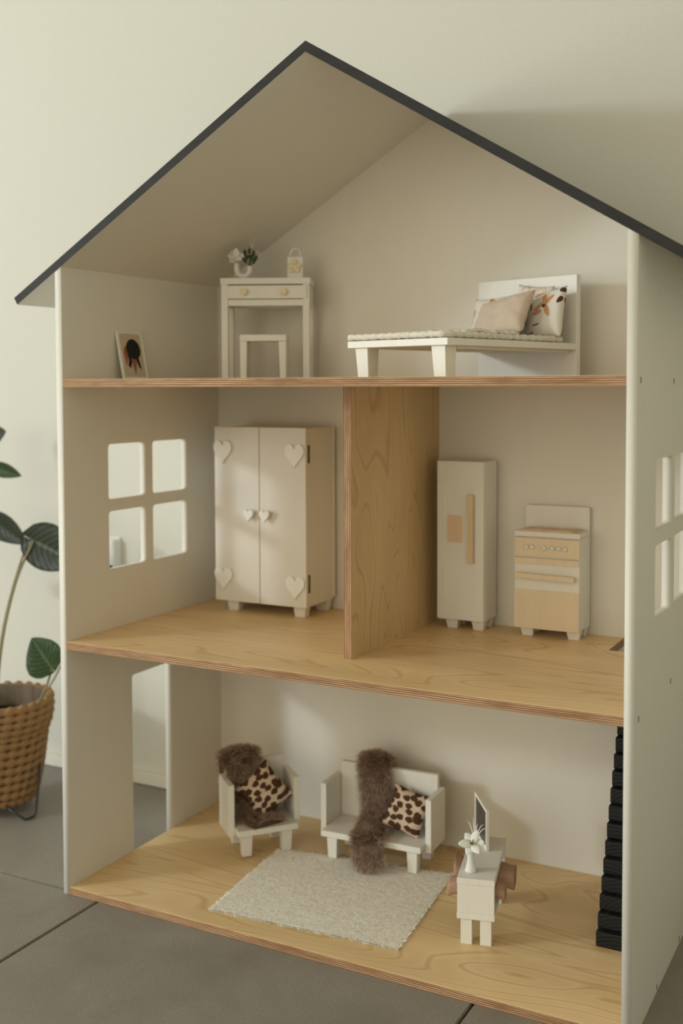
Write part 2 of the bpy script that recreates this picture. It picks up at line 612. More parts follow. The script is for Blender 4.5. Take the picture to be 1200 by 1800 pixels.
# ================================================================== the setting
GZ = -0.0118                      # height of the room floor (the lowest board of the dollhouse lies on it)
WALL_Y = 0.412
TS = 0.5735                       # pitch of the floor tiles
fl = tag(box('floor', (-2.05, 1.70, -4.0, WALL_Y, GZ - 0.06, GZ - 0.0035), M['grout'], None, 0), kind='structure')
tile_me = None
for i in range(-5, 7):
    for j in range(-6, 1):
        x0 = 0.0490 + i * TS
        y0 = 0.0110 + j * TS
        if x0 < -2.3 or x0 > 1.6:
            continue
        y1 = min(y0 + TS, WALL_Y)
        if j == 0 or tile_me is None:
            bm = bmesh.new()
            add_box(bm, 0.0016, TS - 0.0016, 0.0016, (y1 - y0) - 0.0016, -0.008, 0.0)
            bmesh.ops.bevel(bm, geom=bm.edges[:], offset=0.0014, segments=2, affect='EDGES')
            o = finish('floor_tile', bm, M['tile'], fl)
            if j != 0:
                tile_me = o.data
        else:
            o = link(bpy.data.objects.new('floor_tile', tile_me), fl)
        o.location = (x0, y0, GZ)

tag(box('wall_back', (-2.20, 1.82, WALL_Y, WALL_Y + 0.12, GZ - 0.05, 2.6), M['wall'], None, 0), kind='structure')
tag(box('baseboard_back', (-2.05, 1.70, WALL_Y - 0.0125, WALL_Y, GZ + 0.0012, GZ + 0.0225), M['base'], None, 0.0015), kind='structure')
# left wall with the tall window that lights the room
bm = bmesh.new()
WY0, WY1, WZ0, WZ1 = -2.68, -0.82, 0.03, 1.70
for b in ((-4.0, WY0, GZ - 0.05, 2.6), (WY1, WALL_Y, GZ - 0.05, 2.6), (WY0, WY1, GZ - 0.05, WZ0), (WY0, WY1, WZ1, 2.6)):
    add_box(bm, -2.20, -2.05, *b)
tag(finish('wall_left', bm, M['wall']), kind='structure')
tag(box('wall_right', (1.70, 1.82, -4.0, WALL_Y, GZ - 0.05, 2.6), M['wall'], None, 0), kind='structure')  # unseen side wall, added to darken the floor right of the dollhouse
tag(box('ceiling', (-2.20, 1.82, -4.0, WALL_Y + 0.12, 2.6, 2.68), M['ceil'], None, 0), kind='structure')  # unseen ceiling, added to block the ambient light from above
wn = tag(thing('window_1', (-2.12, 0, 0)), kind='structure')
for nm, b in (('window_frame', (-0.03, 0.03, WY0, WY0 + 0.045, WZ0, WZ1)), ('window_frame', (-0.03, 0.03, WY1 - 0.045, WY1, WZ0, WZ1)),
              ('window_frame', (-0.03, 0.03, WY0 + 0.045, WY1 - 0.045, WZ1 - 0.045, WZ1)), ('window_frame', (-0.03, 0.03, WY0 + 0.045, WY1 - 0.045, WZ0, WZ0 + 0.045))):
    box(nm, b, M['base'], wn, 0.002)
box('window_sill', (0.03, 0.12, WY0 - 0.03, WY1 + 0.03, WZ0 - 0.025, WZ0), M['base'], wn, 0.003)

# small white wall box seen through the dollhouse window
wb = thing('socket_box', (-0.263, WALL_Y, 0.412))
box('cover', (-0.019, 0.019, -0.019, 0.0, -0.026, 0.028), M['plastic'], wb, 0.004, seg=3)
box('back_plate', (-0.021, 0.021, -0.004, 0.0, -0.030, 0.031), M['plastic'], wb, 0.0012)
tag(wb, 'small white plastic box on the room wall seen through the lower dollhouse window pane', 'wall box')

# ================================================================== the dollhouse
W, D, T = 0.80, 0.3814, 0.0115
Z1, Z2, ZW, ZR = 0.3578, 0.7328, 0.8909, 1.1336
SL = (ZR - ZW) / (W / 2)
TH = math.atan(SL)
BK = 0.008
dh = thing('dollhouse', (0, 0, -T))
tag(dh, 'tall white open-front dollhouse with black gable roof and birch plywood floors', 'dollhouse')


def in_house(o):               # parts are drawn in room coordinates and hang from the base of the house
    o.location = o.location + Vector((0, 0, T))
    return o


PANES = [(0.0945, 0.182), (0.1995, 0.289)], [(0.447, 0.535), (0.5525, 0.636)]
pane_holes = [rrect(a0, a1, b0, b1, 0.0062) for a0, a1 in PANES[0] for b0, b1 in PANES[1]]
door = [(0.1430, -T), (0.1430, 0.2715), (0.1446, 0.2745), (0.147, 0.2757), (0.2368, 0.2757), (0.2392, 0.2745), (0.2408, 0.2715), (0.2408, -T)]
YE = D + BK
for side in (0, 1):
    # the doorway of the left side is cut up from the bottom edge
    outline = [(0, -T)] + (door if side == 0 else []) + [(YE, -T), (YE, ZW), (0, ZW)]
    bm = holed_panel(outline, pane_holes, T)
    sx = -1 if side == 0 else 1
    x_in = 0.0 if side == 0 else W
    for v in bm.verts:
        y, z, d = v.co
        # d in [-T/2, T/2]; outer face lies away from the house
        off = (d + T / 2)
        x = x_in + sx * off
        if z > ZW - 1e-5:
            z = ZW - SL * off
        v.co = (x, y, z)
    in_house(finish('side_panel', bm, M['white'], dh))

bp_pts = [(0, -T), (W, -T), (W, ZW), (W / 2, ZR), (0, ZW)]
in_house(plate('back_panel', bp_pts, BK, M['white'], dh, xz_frame(D + BK), 0))

# roof boards: white underneath, black edges and top
EX = 0.083
for s in (0, 1):
    nx, nz = math.sin(TH), math.cos(TH)
    lx, lz = -EX, ZW - EX * SL
    prof = [(W / 2, ZR), (W / 2, ZR + T / nz), (lx - T * nx, lz + T * nz), (lx, lz)]
    if s:
        prof = [(W - x, z) for x, z in prof]
    bm = bmesh.new()
    fr = [bm.verts.new((x, -0.0006, z)) for x, z in prof]
    bk = [bm.verts.new((x, D + BK + 0.003, z)) for x, z in prof]
    bm.faces.new(fr)
    bm.faces.new(bk[::-1])
    for i in range(4):
        f = bm.faces.new((fr[i], bk[i], bk[(i + 1) % 4], fr[(i + 1) % 4]))
        if i == 3:
            f.material_index = 1
    in_house(finish('roof_panel', bm, [M['roofblack'], M['white']], dh))

# floors of birch plywood; the middle one has a stairwell cut out at the back right
HX, HY = 0.7045, 0.2960
for ztop, notch in ((0.0, False), (Z1, True), (Z2, False)):
    pts = [(0, 0), (W, 0), (W, HY), (HX, HY), (HX, D), (0, D)] if notch else [(0, 0), (W, 0), (W, D), (0, D)]
    bm = bmesh.new()
    lo = [bm.verts.new((a, b, -T)) for a, b in pts]
    hi = [bm.verts.new((a, b, 0)) for a, b in pts]
    bm.faces.new(lo[::-1])
    bm.faces.new(hi)
    n = len(pts)
    for i in range(n):
        f = bm.faces.new((lo[i], lo[(i + 1) % n], hi[(i + 1) % n], hi[i]))
        f.material_index = 1
    bmesh.ops.bevel(bm, geom=[e for e in bm.edges if all(abs(v.co.y) < 1e-6 for v in e.verts) and abs(e.verts[0].co.z - e.verts[1].co.z) < 1e-6], offset=0.0005, segments=1, affect='EDGES')
    in_house(finish('floor_board', bm, [M['birch'], M['edgez']], dh, loc=(0, 0, ztop)))

# plywood partition between the two middle rooms
bm = bmesh.new()
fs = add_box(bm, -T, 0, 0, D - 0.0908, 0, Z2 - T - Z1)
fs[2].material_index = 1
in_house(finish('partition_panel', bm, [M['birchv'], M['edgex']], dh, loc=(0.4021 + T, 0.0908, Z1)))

for y, z in ((0.0166, 0.7275), (0.1877, 0.7269), (0.1858, 0.3546), (0.0201, 0.3515), (0.2555, -0.0050), (0.1256, -0.0058)):
    pts = [(0.0016 * math.cos(2 * math.pi * k / 12), 0.0040 * math.sin(2 * math.pi * k / 12)) for k in range(12)]
    fm = Matrix(((0, 0, 1, W + T - 0.0004), (1, 0, 0, y), (0, 1, 0, z), (0, 0, 0, 1)))
    in_house(plate('dowel_plug', pts, 0.0006, M['screw'], dh, fm, 0))

# black staircase on the ground floor
st = thing('staircase', (0.7217, 0.177, 0.0))
tag(st, 'steep black wooden staircase against the right wall of the ground floor', 'stairs')
sm = None
RISE, RUN = 0.0206, 0.0083
for k in range(16):
    if sm is None:
        o = box('step', (0, 0.0772, 0, 0.05, 0.0002, RISE - 0.0002), M['stair'], st, 0.0022, seg=3)
        sm = o.data
    else:
        o = link(bpy.data.objects.new('step', sm), st)
    o.location = (0, RUN * k, RISE * k)

# ================================================================== middle floor: wardrobe, fridge, stove


def leg_set(t, spots, w, d, h, mat, taper=0.002):
    for x, y in spots:
        box('leg', (x, x + w, y, y + d, 0, h), mat, t, 0.0006, (taper, taper, taper, taper))


wd = thing('wardrobe', (0.145, 0.330, Z1 + 0.0002))
tag(wd, 'white two-door toy wardrobe with white hearts beside the dollhouse window', 'wardrobe')
X0, X1, YF = -0.0855, 0.0855, -0.046
HB, HT = 0.0175, 0.2992
box('body', (X0 + 0.001, X1 - 0.001, YF + 0.0085, 0.044, HB, HT - 0.001), M['ward'], wd, 0.0008)
box('back_board', (X0 - 0.0005, X1 + 0.0022, 0.0405, 0.0445, HB + 0.004, HT), M['ward'], wd, 0.0006)
for s in (0, 1):
    a, b = (X0, -0.0006) if s == 0 else (0.0006, X1)
    dr = box('door', (a, b, YF, YF + 0.0072, HB - 0.0005, HT), M['ward'], wd, 0.0008)
    hx = X0 + 0.0172 if s == 0 else X1 - 0.0190
    for hz in ((0.2580, 0.0525) if s == 0 else (0.2550, 0.0475)):
        plate('heart_trim', heart(0.0345, 0.0375), 0.0034, M['heart'], dr, Matrix.Translation((hx, 0, hz)) @ xz_frame(YF), 0)
    kx = -0.0158 if s == 0 else 0.0142
    kb = plate('heart_knob', heart(0.0185, 0.0195), 0.0050, M['heart'], dr, Matrix.Translation((kx, 0, 0.1585)) @ xz_frame(YF - 0.005), 0)
    tube('stem', [(kx, YF - 0.0055, 0.1583), (kx, YF + 0.001, 0.1583)], 0.0042, M['ward'], kb, 14)
for hz in (0.258, 0.054):
    h = tube('hinge', [(X1 - 0.0002, YF + 0.0088, hz - 0.014), (X1 - 0.0002, YF + 0.0088, hz + 0.014)], 0.0021, M['metal'], wd, 10)
    box('hinge_leaf', (X1 - 0.0014, X1 - 0.0002, YF + 0.0088, YF + 0.0135, hz - 0.014, hz + 0.014), M['metal'], h, 0.0002)
leg_set(wd, ((-0.0675, -0.0395), (0.0575, -0.0395), (-0.0675, 0.0245), (0.0605, 0.0245)), 0.0225, 0.0165, HB + 0.0005, M['ward'], 0.0022)

fr = thing('fridge', (0.4735, 0.350, Z1 + 0.0002))
tag(fr, 'tall narrow white toy fridge with tan handle and tan water panel', 'fridge')
X0, X1, YF = -0.0378, 0.0375, -0.0270
HB, HT = 0.0152, 0.2520
box('body', (X0 + 0.0004, X1, YF + 0.0058, 0.0250, HB, HT), M['furn'], fr, 0.0008)
dr = box('door', (X0, X1 - 0.0008, YF, YF + 0.0055, HB - 0.0005, HT), M['furn'], fr, 0.0008)
hd = box('handle', (0.0138, 0.0224, YF - 0.0085, YF - 0.0035, 0.1018, 0.2035), M['tanwood'], dr, 0.0008)
box('side_grip', (-0.0360, -0.0282, YF - 0.0032, YF + 0.0002, 0.0440, 0.2210), M['furn'], dr, 0.0008)
wp = box('panel_frame', (-0.0224, 0.0056, YF - 0.0012, YF + 0.0002, 0.1290, 0.1735), M['furn'], dr, 0.0004)
box('water_panel', (-0.0202, 0.0034, YF - 0.0020, YF - 0.0006, 0.1312, 0.1712), M['tanwood'], dr, 0.0003)
# two posts carry the handle
for hz in (0.108, 0.190):
    box('handle_post', (0.0155, 0.0207, YF - 0.0045, YF + 0.0002, hz, hz + 0.007), M['tanwood'], dr, 0.0003)
leg_set(fr, ((-0.0265, -0.0215), (0.0150, -0.0215), (-0.0265, 0.0065), (0.0150, 0.0065)), 0.0205, 0.0160, HB + 0.0004, M['furn'], 0.0026)

sv = thing('stove', (0.6062, 0.350, Z1 + 0.0002))
tag(sv, 'white toy stove with tan oven door, tan control panel and white backsplash', 'stove')
X0, X1, YF = -0.0482, 0.0482, -0.0250
box('body', (X0, X1, YF + 0.0032, 0.0205, 0.0140, 0.1458), M['furn'], sv, 0.0007)
box('top_slab', (X0 - 0.0003, X1 + 0.0003, YF - 0.0004, 0.0205, 0.1462, 0.1538), M['furn'], sv, 0.0008)
bs = box('backsplash', (X0 + 0.0006, X1 + 0.0008, 0.0207, 0.0258, 0.0130, 0.1872), M['furn'], sv, 0.0008)
hob = plate('cooktop', [(-0.0400, -0.0195), (0.0370, -0.0195), (0.0410, 0.0150), (-0.0395, 0.0150)], 0.0022, M['tanwood'], sv, Matrix.Translation((0, 0, 0.1538)), 0.0005)
for cx, cy, cr in ((-0.019, -0.010, 0.0062), (0.018, -0.010, 0.0072), (-0.019, 0.006, 0.0072), (0.018, 0.006, 0.0062)):
    bm = bmesh.new()
    add_tube(bm, [(cx + cr * math.cos(2 * math.pi * k / 20), cy + cr * math.sin(2 * math.pi * k / 20), 0.1562) for k in range(21)], 0.0006, 6)
    finish('burner_ring', bm, M['tan'], hob, True)
cp = box('control_panel', (X0 - 0.0003, X1 + 0.0001, YF - 0.0008, YF + 0.0036, 0.1175, 0.1446), M['tan'], sv, 0.0005)
for kx in (-0.0299, -0.0211, -0.0034, 0.0082, 0.0179, 0.0274):
    bm = bmesh.new()
    add_lathe(bm, [(0, 0.0046), (0.0022, 0.0044), (0.0034, 0.0030), (0.0035, 0.0), (0, 0)], 14)
    bm.transform(Matrix.Translation((kx, YF - 0.0006, 0.1314)) @ Matrix.Rotation(R(90), 4, 'X'))
    finish('knob', bm, M['furn'], cp, True)
od = box('oven_door', (X0, X1 - 0.0002, YF, YF + 0.0034, 0.0125, 0.1152), M['furn'], sv, 0.0006)
box('tan_strip', (X0 - 0.0004, X1 - 0.0003, YF - 0.0014, YF + 0.0006, 0.1062, 0.1154), M['tan'], od, 0.0005)
box('tan_panel', (X0 - 0.0004, X1 - 0.0003, YF - 0.0014, YF + 0.0006, 0.0128, 0.0695), M['tan'], od, 0.0005)
bm = bmesh.new()
add_box(bm, -0.0440, 0.0432, -0.003, 0.003, -0.0038, 0.0038)
bmesh.ops.bevel(bm, geom=bm.edges[:], offset=0.0009, segments=2, affect='EDGES')
bm.transform(Matrix.Translation((0, YF - 0.0075, 0.0898)) @ Matrix.Rotation(R(1.2), 4, 'Y'))
oh = finish('oven_handle', bm, M['tan'], od)
for hx in (-0.034, 0.028):
    box('handle_post', (hx, hx + 0.006, YF - 0.005, YF + 0.0005, 0.087, 0.0925), M['tan'], oh, 0.0003)
leg_set(sv, ((-0.0415, -0.0205), (0.0275, -0.0205), (-0.0415, 0.0085), (0.0275, 0.0085)), 0.0205, 0.0130, 0.0145, M['furn'], 0.0026)

# ================================================================== top floor: desk, stool, bed, print
ZT = Z2 + 0.0002
da = R(24)
dk = thing('writing_desk', (0.095, 0.255, ZT), da)
tag(dk, 'tall white toy desk with one drawer and yellow knobs on the top floor', 'desk')
DW, DD, DHh = 0.1395, 0.060, 0.1592
box('desk_top', (-0.0012, DW + 0.0015, -0.002, DD, DHh - 0.0100, DHh), M['furn'], dk, 0.0010)
for x, y in ((0, 0), (DW - 0.0105, 0), (0, DD - 0.011), (DW - 0.0105, DD - 0.011)):
    box('leg', (x, x + 0.0105, y, y + 0.0095, 0, DHh - 0.0098), M['furn'], dk, 0.0006)
dw = box('drawer', (0.0105, DW - 0.0038, -0.0026, 0.052, DHh - 0.0325, DHh - 0.0118), M['furn'], dk, 0.0007)
for kx in (0.0375, 0.1000):
    bm = bmesh.new()
    ptl = []
    for k in range(40):
        t = 2 * math.pi * k / 40
        r = 0.0048 * (1 + 0.16 * math.cos(5 * t + 0.6))
        ptl.append((r * math.cos(t), r * math.sin(t)))
    kb = plate('flower_knob', ptl, 0.0030, M['yellow'], dw, Matrix.Translation((kx, 0, DHh - 0.0222)) @ xz_frame(-0.0058), 0.0008)
    tube('stem', [(kx, -0.006, DHh - 0.0222), (kx, -0.0022, DHh - 0.0222)], 0.0032, M['yellow'], kb, 10)
box('apron', (0.0103, DW - 0.0103, 0.0018, 0.0078, DHh - 0.0435, DHh - 0.0335), M['furn'], dk, 0.0006)
for x in (0.0015, DW - 0.0085):
    box('side_rail', (x, x + 0.007, 0.0095, DD - 0.011, DHh - 0.0435, DHh - 0.0100), M['furn'], dk, 0.0005)
box('back_rail', (0.0103, DW - 0.0103, DD - 0.009, DD - 0.004, DHh - 0.0435, DHh - 0.0100), M['furn'], dk, 0.0005)

sl = thing('desk_stool', (0.138, 0.2415, ZT), R(24))
tag(sl, 'small white wooden stool under the tall desk', 'stool')
box('seat', (0, 0.0725, 0, 0.040, 0.0590, 0.0690), M['furn'], sl, 0.0008)
box('leg', (0.0004, 0.0112, 0.001, 0.039, 0, 0.0588), M['furn'], sl, 0.0006, (0.0002, 0.0012, 0, 0))
box('leg', (0.0605, 0.0722, 0.001, 0.039, 0, 0.0588), M['furn'], sl, 0.0006, (0.0022, 0.0004, 0, 0))

# U-shaped vase with flowers, on the desk
dm = Matrix.Translation((0.095, 0.255, ZT)) @ Matrix.Rotation(da, 4, 'Z')
uv = thing('vase', dm @ Vector((0.0315, 0.022, DHh + 0.0002)), R(24))
tag(uv, 'white U-shaped vase with pale blossoms and green sprigs on the desk', 'vase')
pts = [(-0.0103, 0, 0.0275)] + [(-0.0103, 0, 0.0225)]
pts += [(-0.0103 * math.cos(t), 0, 0.0148 - 0.0103 * math.sin(t)) for t in [math.pi * k / 12 for k in range(13)]]
pts += [(0.0103, 0, 0.0185), (0.0103, 0, 0.0210)]
bm = bmesh.new()
add_tube(bm, pts, 0.0045, 16)
finish('vase_body', bm, M['porcelain'], uv, True)


def add_petal(bm, base, d, nrm, L, wd_, cup=0.25, seg=6):
    d = Vector(d).normalized()
    nrm = Vector(nrm)
    nrm = (nrm - d * nrm.dot(d)).normalized()
    s = d.cross(nrm)
    rows = []
    for i in range(seg + 1):
        t = i / seg
        w = wd_ * math.sin(math.pi * min(1, t * 0.9 + 0.08)) ** 0.8 * 0.5
        c = Vector(base) + d * L * t + nrm * L * cup * t * t
        rows.append([bm.verts.new(c - s * w + nrm * w * 0.35), bm.verts.new(c), bm.verts.new(c + s * w + nrm * w * 0.35)])
    for a, b in zip(rows, rows[1:]):
        for k in range(2):
            bm.faces.new((a[k], a[k + 1], b[k + 1], b[k]))


def solid(bm, th):
    bmesh.ops.recalc_face_normals(bm, faces=bm.faces)
    bmesh.ops.solidify(bm, geom=bm.faces[:], thickness=th)


def petal(name, base, d, nrm, L, wd_, mat, parent, cup=0.25, th=0.0005):
    bm = bmesh.new()
    add_petal(bm, base, d, nrm, L, wd_, cup)
    solid(bm, th)
    return finish(name, bm, mat, parent, True)


fc = Vector((-0.0100, -0.003, 0.0345))
tube('flower_stem', [(-0.0103, 0, 0.024), tuple(fc)], 0.0012, M['stem'], uv, 6)
for d in ((-1, -0.3, 0.05), (-0.75, -0.5, -0.75), (0.05, -0.3, 1.0), (0.95, -0.4, 0.1), (0.6, -0.5, -0.35), (-0.6, 0.4, 0.6)):
    petal('petal', fc, d, (0, -1, 0.3), 0.0150, 0.0118, M['petal'] if d[0] > -0.7 else M['petal2'], uv, 0.12)
for k, (dx, dz, L) in enumerate(((-0.25, 1, 0.026), (0.05, 1, 0.030), (0.35, 1, 0.024), (0.75, 0.8, 0.018), (-0.55, 0.7, 0.018), (0.5, 0.5, 0.016), (0.15, 0.8, 0.020))):
    d = Vector((dx, random.uniform(-0.25, 0.25), dz)).normalized()
    b0 = Vector((0.0103, 0, 0.019))
    tube('sprig_stem', [b0, b0 + d * L * 0.5, b0 + d * L * 0.85], 0.0006, M['green'], uv, 5)
    for q in (0.45, 0.7, 0.85):
        petal('leaf', b0 + d * L * q, d + Vector((random.uniform(-0.8, 0.8), random.uniform(-0.6, 0.2), 0.3)), (0, -1, 0.2), 0.0078, 0.0048, M['green'], uv, 0.1, 0.0004)
for p in ((0.0155, -0.001, 0.0535), (0.0235, -0.001, 0.0425), (0.0255, 0, 0.0345), (0.0262, 0.001, 0.0385), (0.0130, 0.0, 0.0500)):
    bm = bmesh.new()
    bmesh.ops.create_icosphere(bm, subdivisions=1, radius=0.0024, matrix=Matrix.Translation(p))
    finish('bud', bm, M['petal2'], uv, True)
for dx in (-0.003, 0.001, 0.004):
    tube('sprig_tip', [(0.014, 0, 0.052), (0.014 + dx, 0, 0.060), (0.0135 + dx * 2, 0, 0.066)], [0.0006, 0.0004, 0.0002], M['petal2'], uv, 5)

# little gift bag, on the desk
gb = thing('gift_bag', dm @ Vector((0.1035, 0.012, DHh + 0.0002)), R(24))
tag(gb, 'little white gift bag with loop handles and gold flower on the desk', 'gift bag')
box('bag_body', (0, 0.0245, 0, 0.0165, 0, 0.0335), M['furn'], gb, 0.0008)
for y in (0.002, 0.0145):
    tube('handle', [(0.0045, y, 0.033)] + [(0.0122 - 0.0078 * math.cos(t), y, 0.0375 + 0.0095 * math.sin(t)) for t in [math.pi * k / 10 for k in range(11)]] + [(0.0200, y, 0.033)], 0.0012, M['porcelain'], gb, 8)
for k in range(5):
    t = 2 * math.pi * k / 5 + 0.3
    petal('gold_petal', (0.0118, -0.0008, 0.0178), (math.cos(t), -0.12, math.sin(t)), (0, -1, 0), 0.0120, 0.0088, M['yellow'], gb, 0.05)
lathe('flower_centre', [(0, 0.0026), (0.0026, 0.0020), (0.0042, 0.0), (0, 0)], M['porcelain'], gb, 16).matrix_local = Matrix.Translation((0.0118, -0.0008, 0.0178)) @ Matrix.Rotation(R(90), 4, 'X')

# framed print leaning on the left wall
pp = thing('framed_print', (0.0170, 0.1415, ZT))
pp.rotation_euler = (0, R(-11.2), 0)
tag(pp, 'small white-framed print of black head and orange cones leaning on the wall', 'framed print')
yz = Matrix(((0, 0, 1, 0), (1, 0, 0, 0), (0, 1, 0, 0), (0, 0, 0, 1)))      # (a, b, d) -> (x=d, y=a, z=b)


def flat(name, pts, d, th, mat, parent=pp, bev=0.0):
    return plate(name, pts, th, mat, parent, Matrix.Translation((d, 0, 0)) @ yz, bev)


FWd, FH = 0.0585, 0.0740
flat('frame_back', [(-FWd / 2, 0), (FWd / 2, 0), (FWd / 2, FH), (-FWd / 2, FH)], -0.0022, 0.0022, M['furn'])
for q in ((-FWd / 2, -FWd / 2 + 0.0042, 0, FH), (FWd / 2 - 0.0042, FWd / 2, 0, FH), (-FWd / 2 + 0.0042, FWd / 2 - 0.0042, 0, 0.0036), (-FWd / 2 + 0.0042, FWd / 2 - 0.0042, FH - 0.0036, FH)):
    flat('frame_rail', [(q[0], q[2]), (q[1], q[2]), (q[1], q[3]), (q[0], q[3])], 0.0, 0.0012, M['furn'])
M['paper'] = paint('beige_print_paper', (0.62, 0.50, 0.36), 0.7, 0.03, 60)
M['ink'] = paint('black_print', (0.012, 0.012, 0.012), 0.7, 0.02, 60)
M['inkred'] = paint('red_orange_print', (0.38, 0.13, 0.05), 0.7, 0.05, 60)
flat('print_sheet', [(-0.0252, 0.0034), (0.0252, 0.0034), (0.0252, FH - 0.0034), (-0.0252, FH - 0.0034)], 0.0, 0.0003, M['paper'])
blob = []
for k in range(32):
    t = 2 * math.pi * k / 32
    blob.append((0.0040 + 0.0165 * math.cos(t) * (1 - 0.06 * math.sin(t)), 0.0468 + 0.0158 * math.sin(t)))
sh = flat('print_shape', [(-0.0055, 0.0345), (0.0080, 0.0335), (0.0070, 0.0240), (0.0010, 0.0060), (-0.0020, 0.0180)], 0.0003, 0.0001, M['inkred'])
flat('print_shape', [(-0.0185, 0.0470), (-0.0100, 0.0540), (-0.0105, 0.0350), (-0.0170, 0.0190), (-0.0195, 0.0400)], 0.0003, 0.0001, M['inkred'])
flat('print_shape', [(-0.0110, 0.0400), (-0.0050, 0.0360), (-0.0040, 0.0260), (-0.0085, 0.0170), (-0.0135, 0.0210), (-0.0105, 0.0290)], 0.0004, 0.0001, M['ink'])
flat('print_shape', [(0.0060, 0.0370), (0.0130, 0.0350), (0.0150, 0.0250), (0.0165, 0.0150), (0.0110, 0.0190), (0.0080, 0.0270)], 0.0004, 0.0001, M['ink'])
flat('print_shape', blob, 0.0005, 0.0001, M['ink'])

# bed
ba = R(-17)
bw, bl = 0.1727, 0.278
Fc = Vector((0.4035, 0.1001, ZT))
bd = thing('bed', Fc, ba)
tag(bd, 'white toy bed with high headboard and tapered legs on the top floor', 'bed')
PZ = 0.0478
box('bed_platform', (0, bw, 0, bl, PZ - 0.0090, PZ), M['furn'], bd, 0.0008)
box('headboard', (-0.0008, bw + 0.0008, bl + 0.0002, bl + 0.0098, 0, 0.1440), M['furn'], bd, 0.0008)
for x in (0.0085, bw - 0.0315):
    box('leg', (x, x + 0.0225, 0.006, 0.028, 0, PZ - 0.0088), M['furn'], bd, 0.0007, (0.003, 0.0005, 0.002, 0.002))
box('side_rail', (bw - 0.016, bw - 0.010, 0.03, bl, PZ - 0.0130, PZ - 0.0088), M['furn'], bd, 0.0005)
bmx = Matrix.Translation(Fc) @ Matrix.Rotation(ba, 4, 'Z')


def slab_grid(bm, x0, x1, y0, y1, nx, ny, fz, th, wob=0.0):
    """soft sheet: fz(u, v) gives height of the top; edges wander by wob"""
    top, bot = [], []
    for j in range(ny + 1):
        rt_, rb_ = [], []
        for i in range(nx + 1):
            u, v = i / nx, j / ny
            ex = wob * mnoise.noise(Vector((v * 14, 3.1, u * 2)))
            ey = wob * mnoise.noise(Vector((u * 14, 7.7, v * 2)))
            x = x0 + (x1 - x0) * u + ex
            y = y0 + (y1 - y0) * v + ey
            z = fz(u, v, x, y)
            e = min(u, 1 - u, v, 1 - v)
            rt_.append(bm.verts.new((x, y, z if e > 0 else z - th * 0.45)))
            rb_.append(bm.verts.new((x, y, z - th if e > 0 else z - th * 0.55)))
        top.append(rt_)
        bot.append(rb_)
    for j in range(ny):
        for i in range(nx):
            bm.faces.new((top[j][i], top[j][i + 1], top[j + 1][i + 1], top[j + 1][i]))
            bm.faces.new((bot[j][i], bot[j + 1][i], bot[j + 1][i + 1], bot[j][i + 1]))
    ring = [(0, i) for i in range(nx)] + [(j, nx) for j in range(ny)] + [(ny, i) for i in range(nx, 0, -1)] + [(j, 0) for j in range(ny, 0, -1)]
    for a, b in zip(ring, ring[1:] + ring[:1]):
        bm.faces.new((top[a[0]][a[1]], bot[a[0]][a[1]], bot[b[0]][b[1]], top[b[0]][b[1]]))


bk_ = thing('knitted_blanket', bmx @ Vector((0, 0, PZ)), ba)
tag(bk_, 'cream chunky knitted blanket spread over the white bed', 'blanket')
bm = bmesh.new()


def bz(u, v, x, y):
    return 0.0062 + 0.0012 * math.sin(x * 900) * math.sin(y * 700) + 0.0010 * mnoise.noise(Vector((x * 60, y * 60, 0)))


slab_grid(bm, -0.0010, bw - 0.004, 0.0012, 0.252, 70, 100, bz, 0.0050, 0.003)
body = finish('blanket_body', bm, M['knit'], bk_, True)
bm = bmesh.new()
# rolled border along the foot end and the open side
path = []
for i in range(80):
    t = i / 79
    if t < 0.42:
        q = t / 0.42
        path.append((0.001 + (bw - 0.008) * q, 0.0030, 0.0050))
    else:
        q = (t - 0.42) / 0.58
        path.append((bw - 0.0065 + 0.0030 * math.sin(q * 9), 0.0030 + 0.246 * q, 0.0046))
rad = [0.0042 * (1 + 0.22 * math.sin(i * 2.2)) for i in range(80)]
add_tube(bm, path, rad, 8)
finish('rolled_edge', bm, M['knit'], bk_, True)
bm = bmesh.new()


def bz2(u, v, x, y):
    return 0.0128 + 0.0020 * mnoise.noise(Vector((x * 45, y * 45, 5))) + 0.0010 * math.sin(x * 900) * math.sin(y * 700)


slab_grid(bm, 0.030, bw - 0.010, 0.052, 0.160, 50, 44, bz2, 0.0062, 0.006)
finish('folded_layer', bm, M['knit'], bk_, True)


def pillow(name, a, b, h, mat, center, xd, yd, seed=0, n=26):
    bm = bmesh.new()
    top, bot = {}, {}
    for j in range(n + 1):
        for i in range(n + 1):
            u, v = 2 * i / n - 1, 2 * j / n - 1
            x = a / 2 * u * (1 - 0.10 * (1 - v * v))
            y = b / 2 * v * (1 - 0.10 * (1 - u * u))
            f = ((1 - u ** 4) * (1 - v ** 4)) ** 0.55
            wv = 0.10 * h * mnoise.noise(Vector((x * 70, y * 70, seed))) * f
            z = h / 2 * f + wv
            top[i, j] = bm.verts.new((x, y, z))
            e = i in (0, n) or j in (0, n)
            bot[i, j] = top[i, j] if e else bm.verts.new((x, y, -h / 2 * f + wv))
    for j in range(n):
        for i in range(n):
            bm.faces.new((top[i, j], top[i + 1, j], top[i + 1, j + 1], top[i, j + 1]))
            bm.faces.new((bot[i, j], bot[i, j + 1], bot[i + 1, j + 1], bot[i + 1, j]))
    o = finish(name, bm, mat, None, True)
    xd = Vector(xd).normalized()
    yd = Vector(yd)
    yd = (yd - xd * yd.dot(xd)).normalized()
    zd = xd.cross(yd)
    mm = Matrix((xd, yd, zd)).transposed().to_4x4()
    mm.translation = center
    o.matrix_world = mm
    return o


def bedvec(v):
    return Matrix.Rotation(ba, 3, 'Z') @ Vector(v)


def P_bed(x, y, z):
    return bmx @ Vector((x, y, PZ + z))


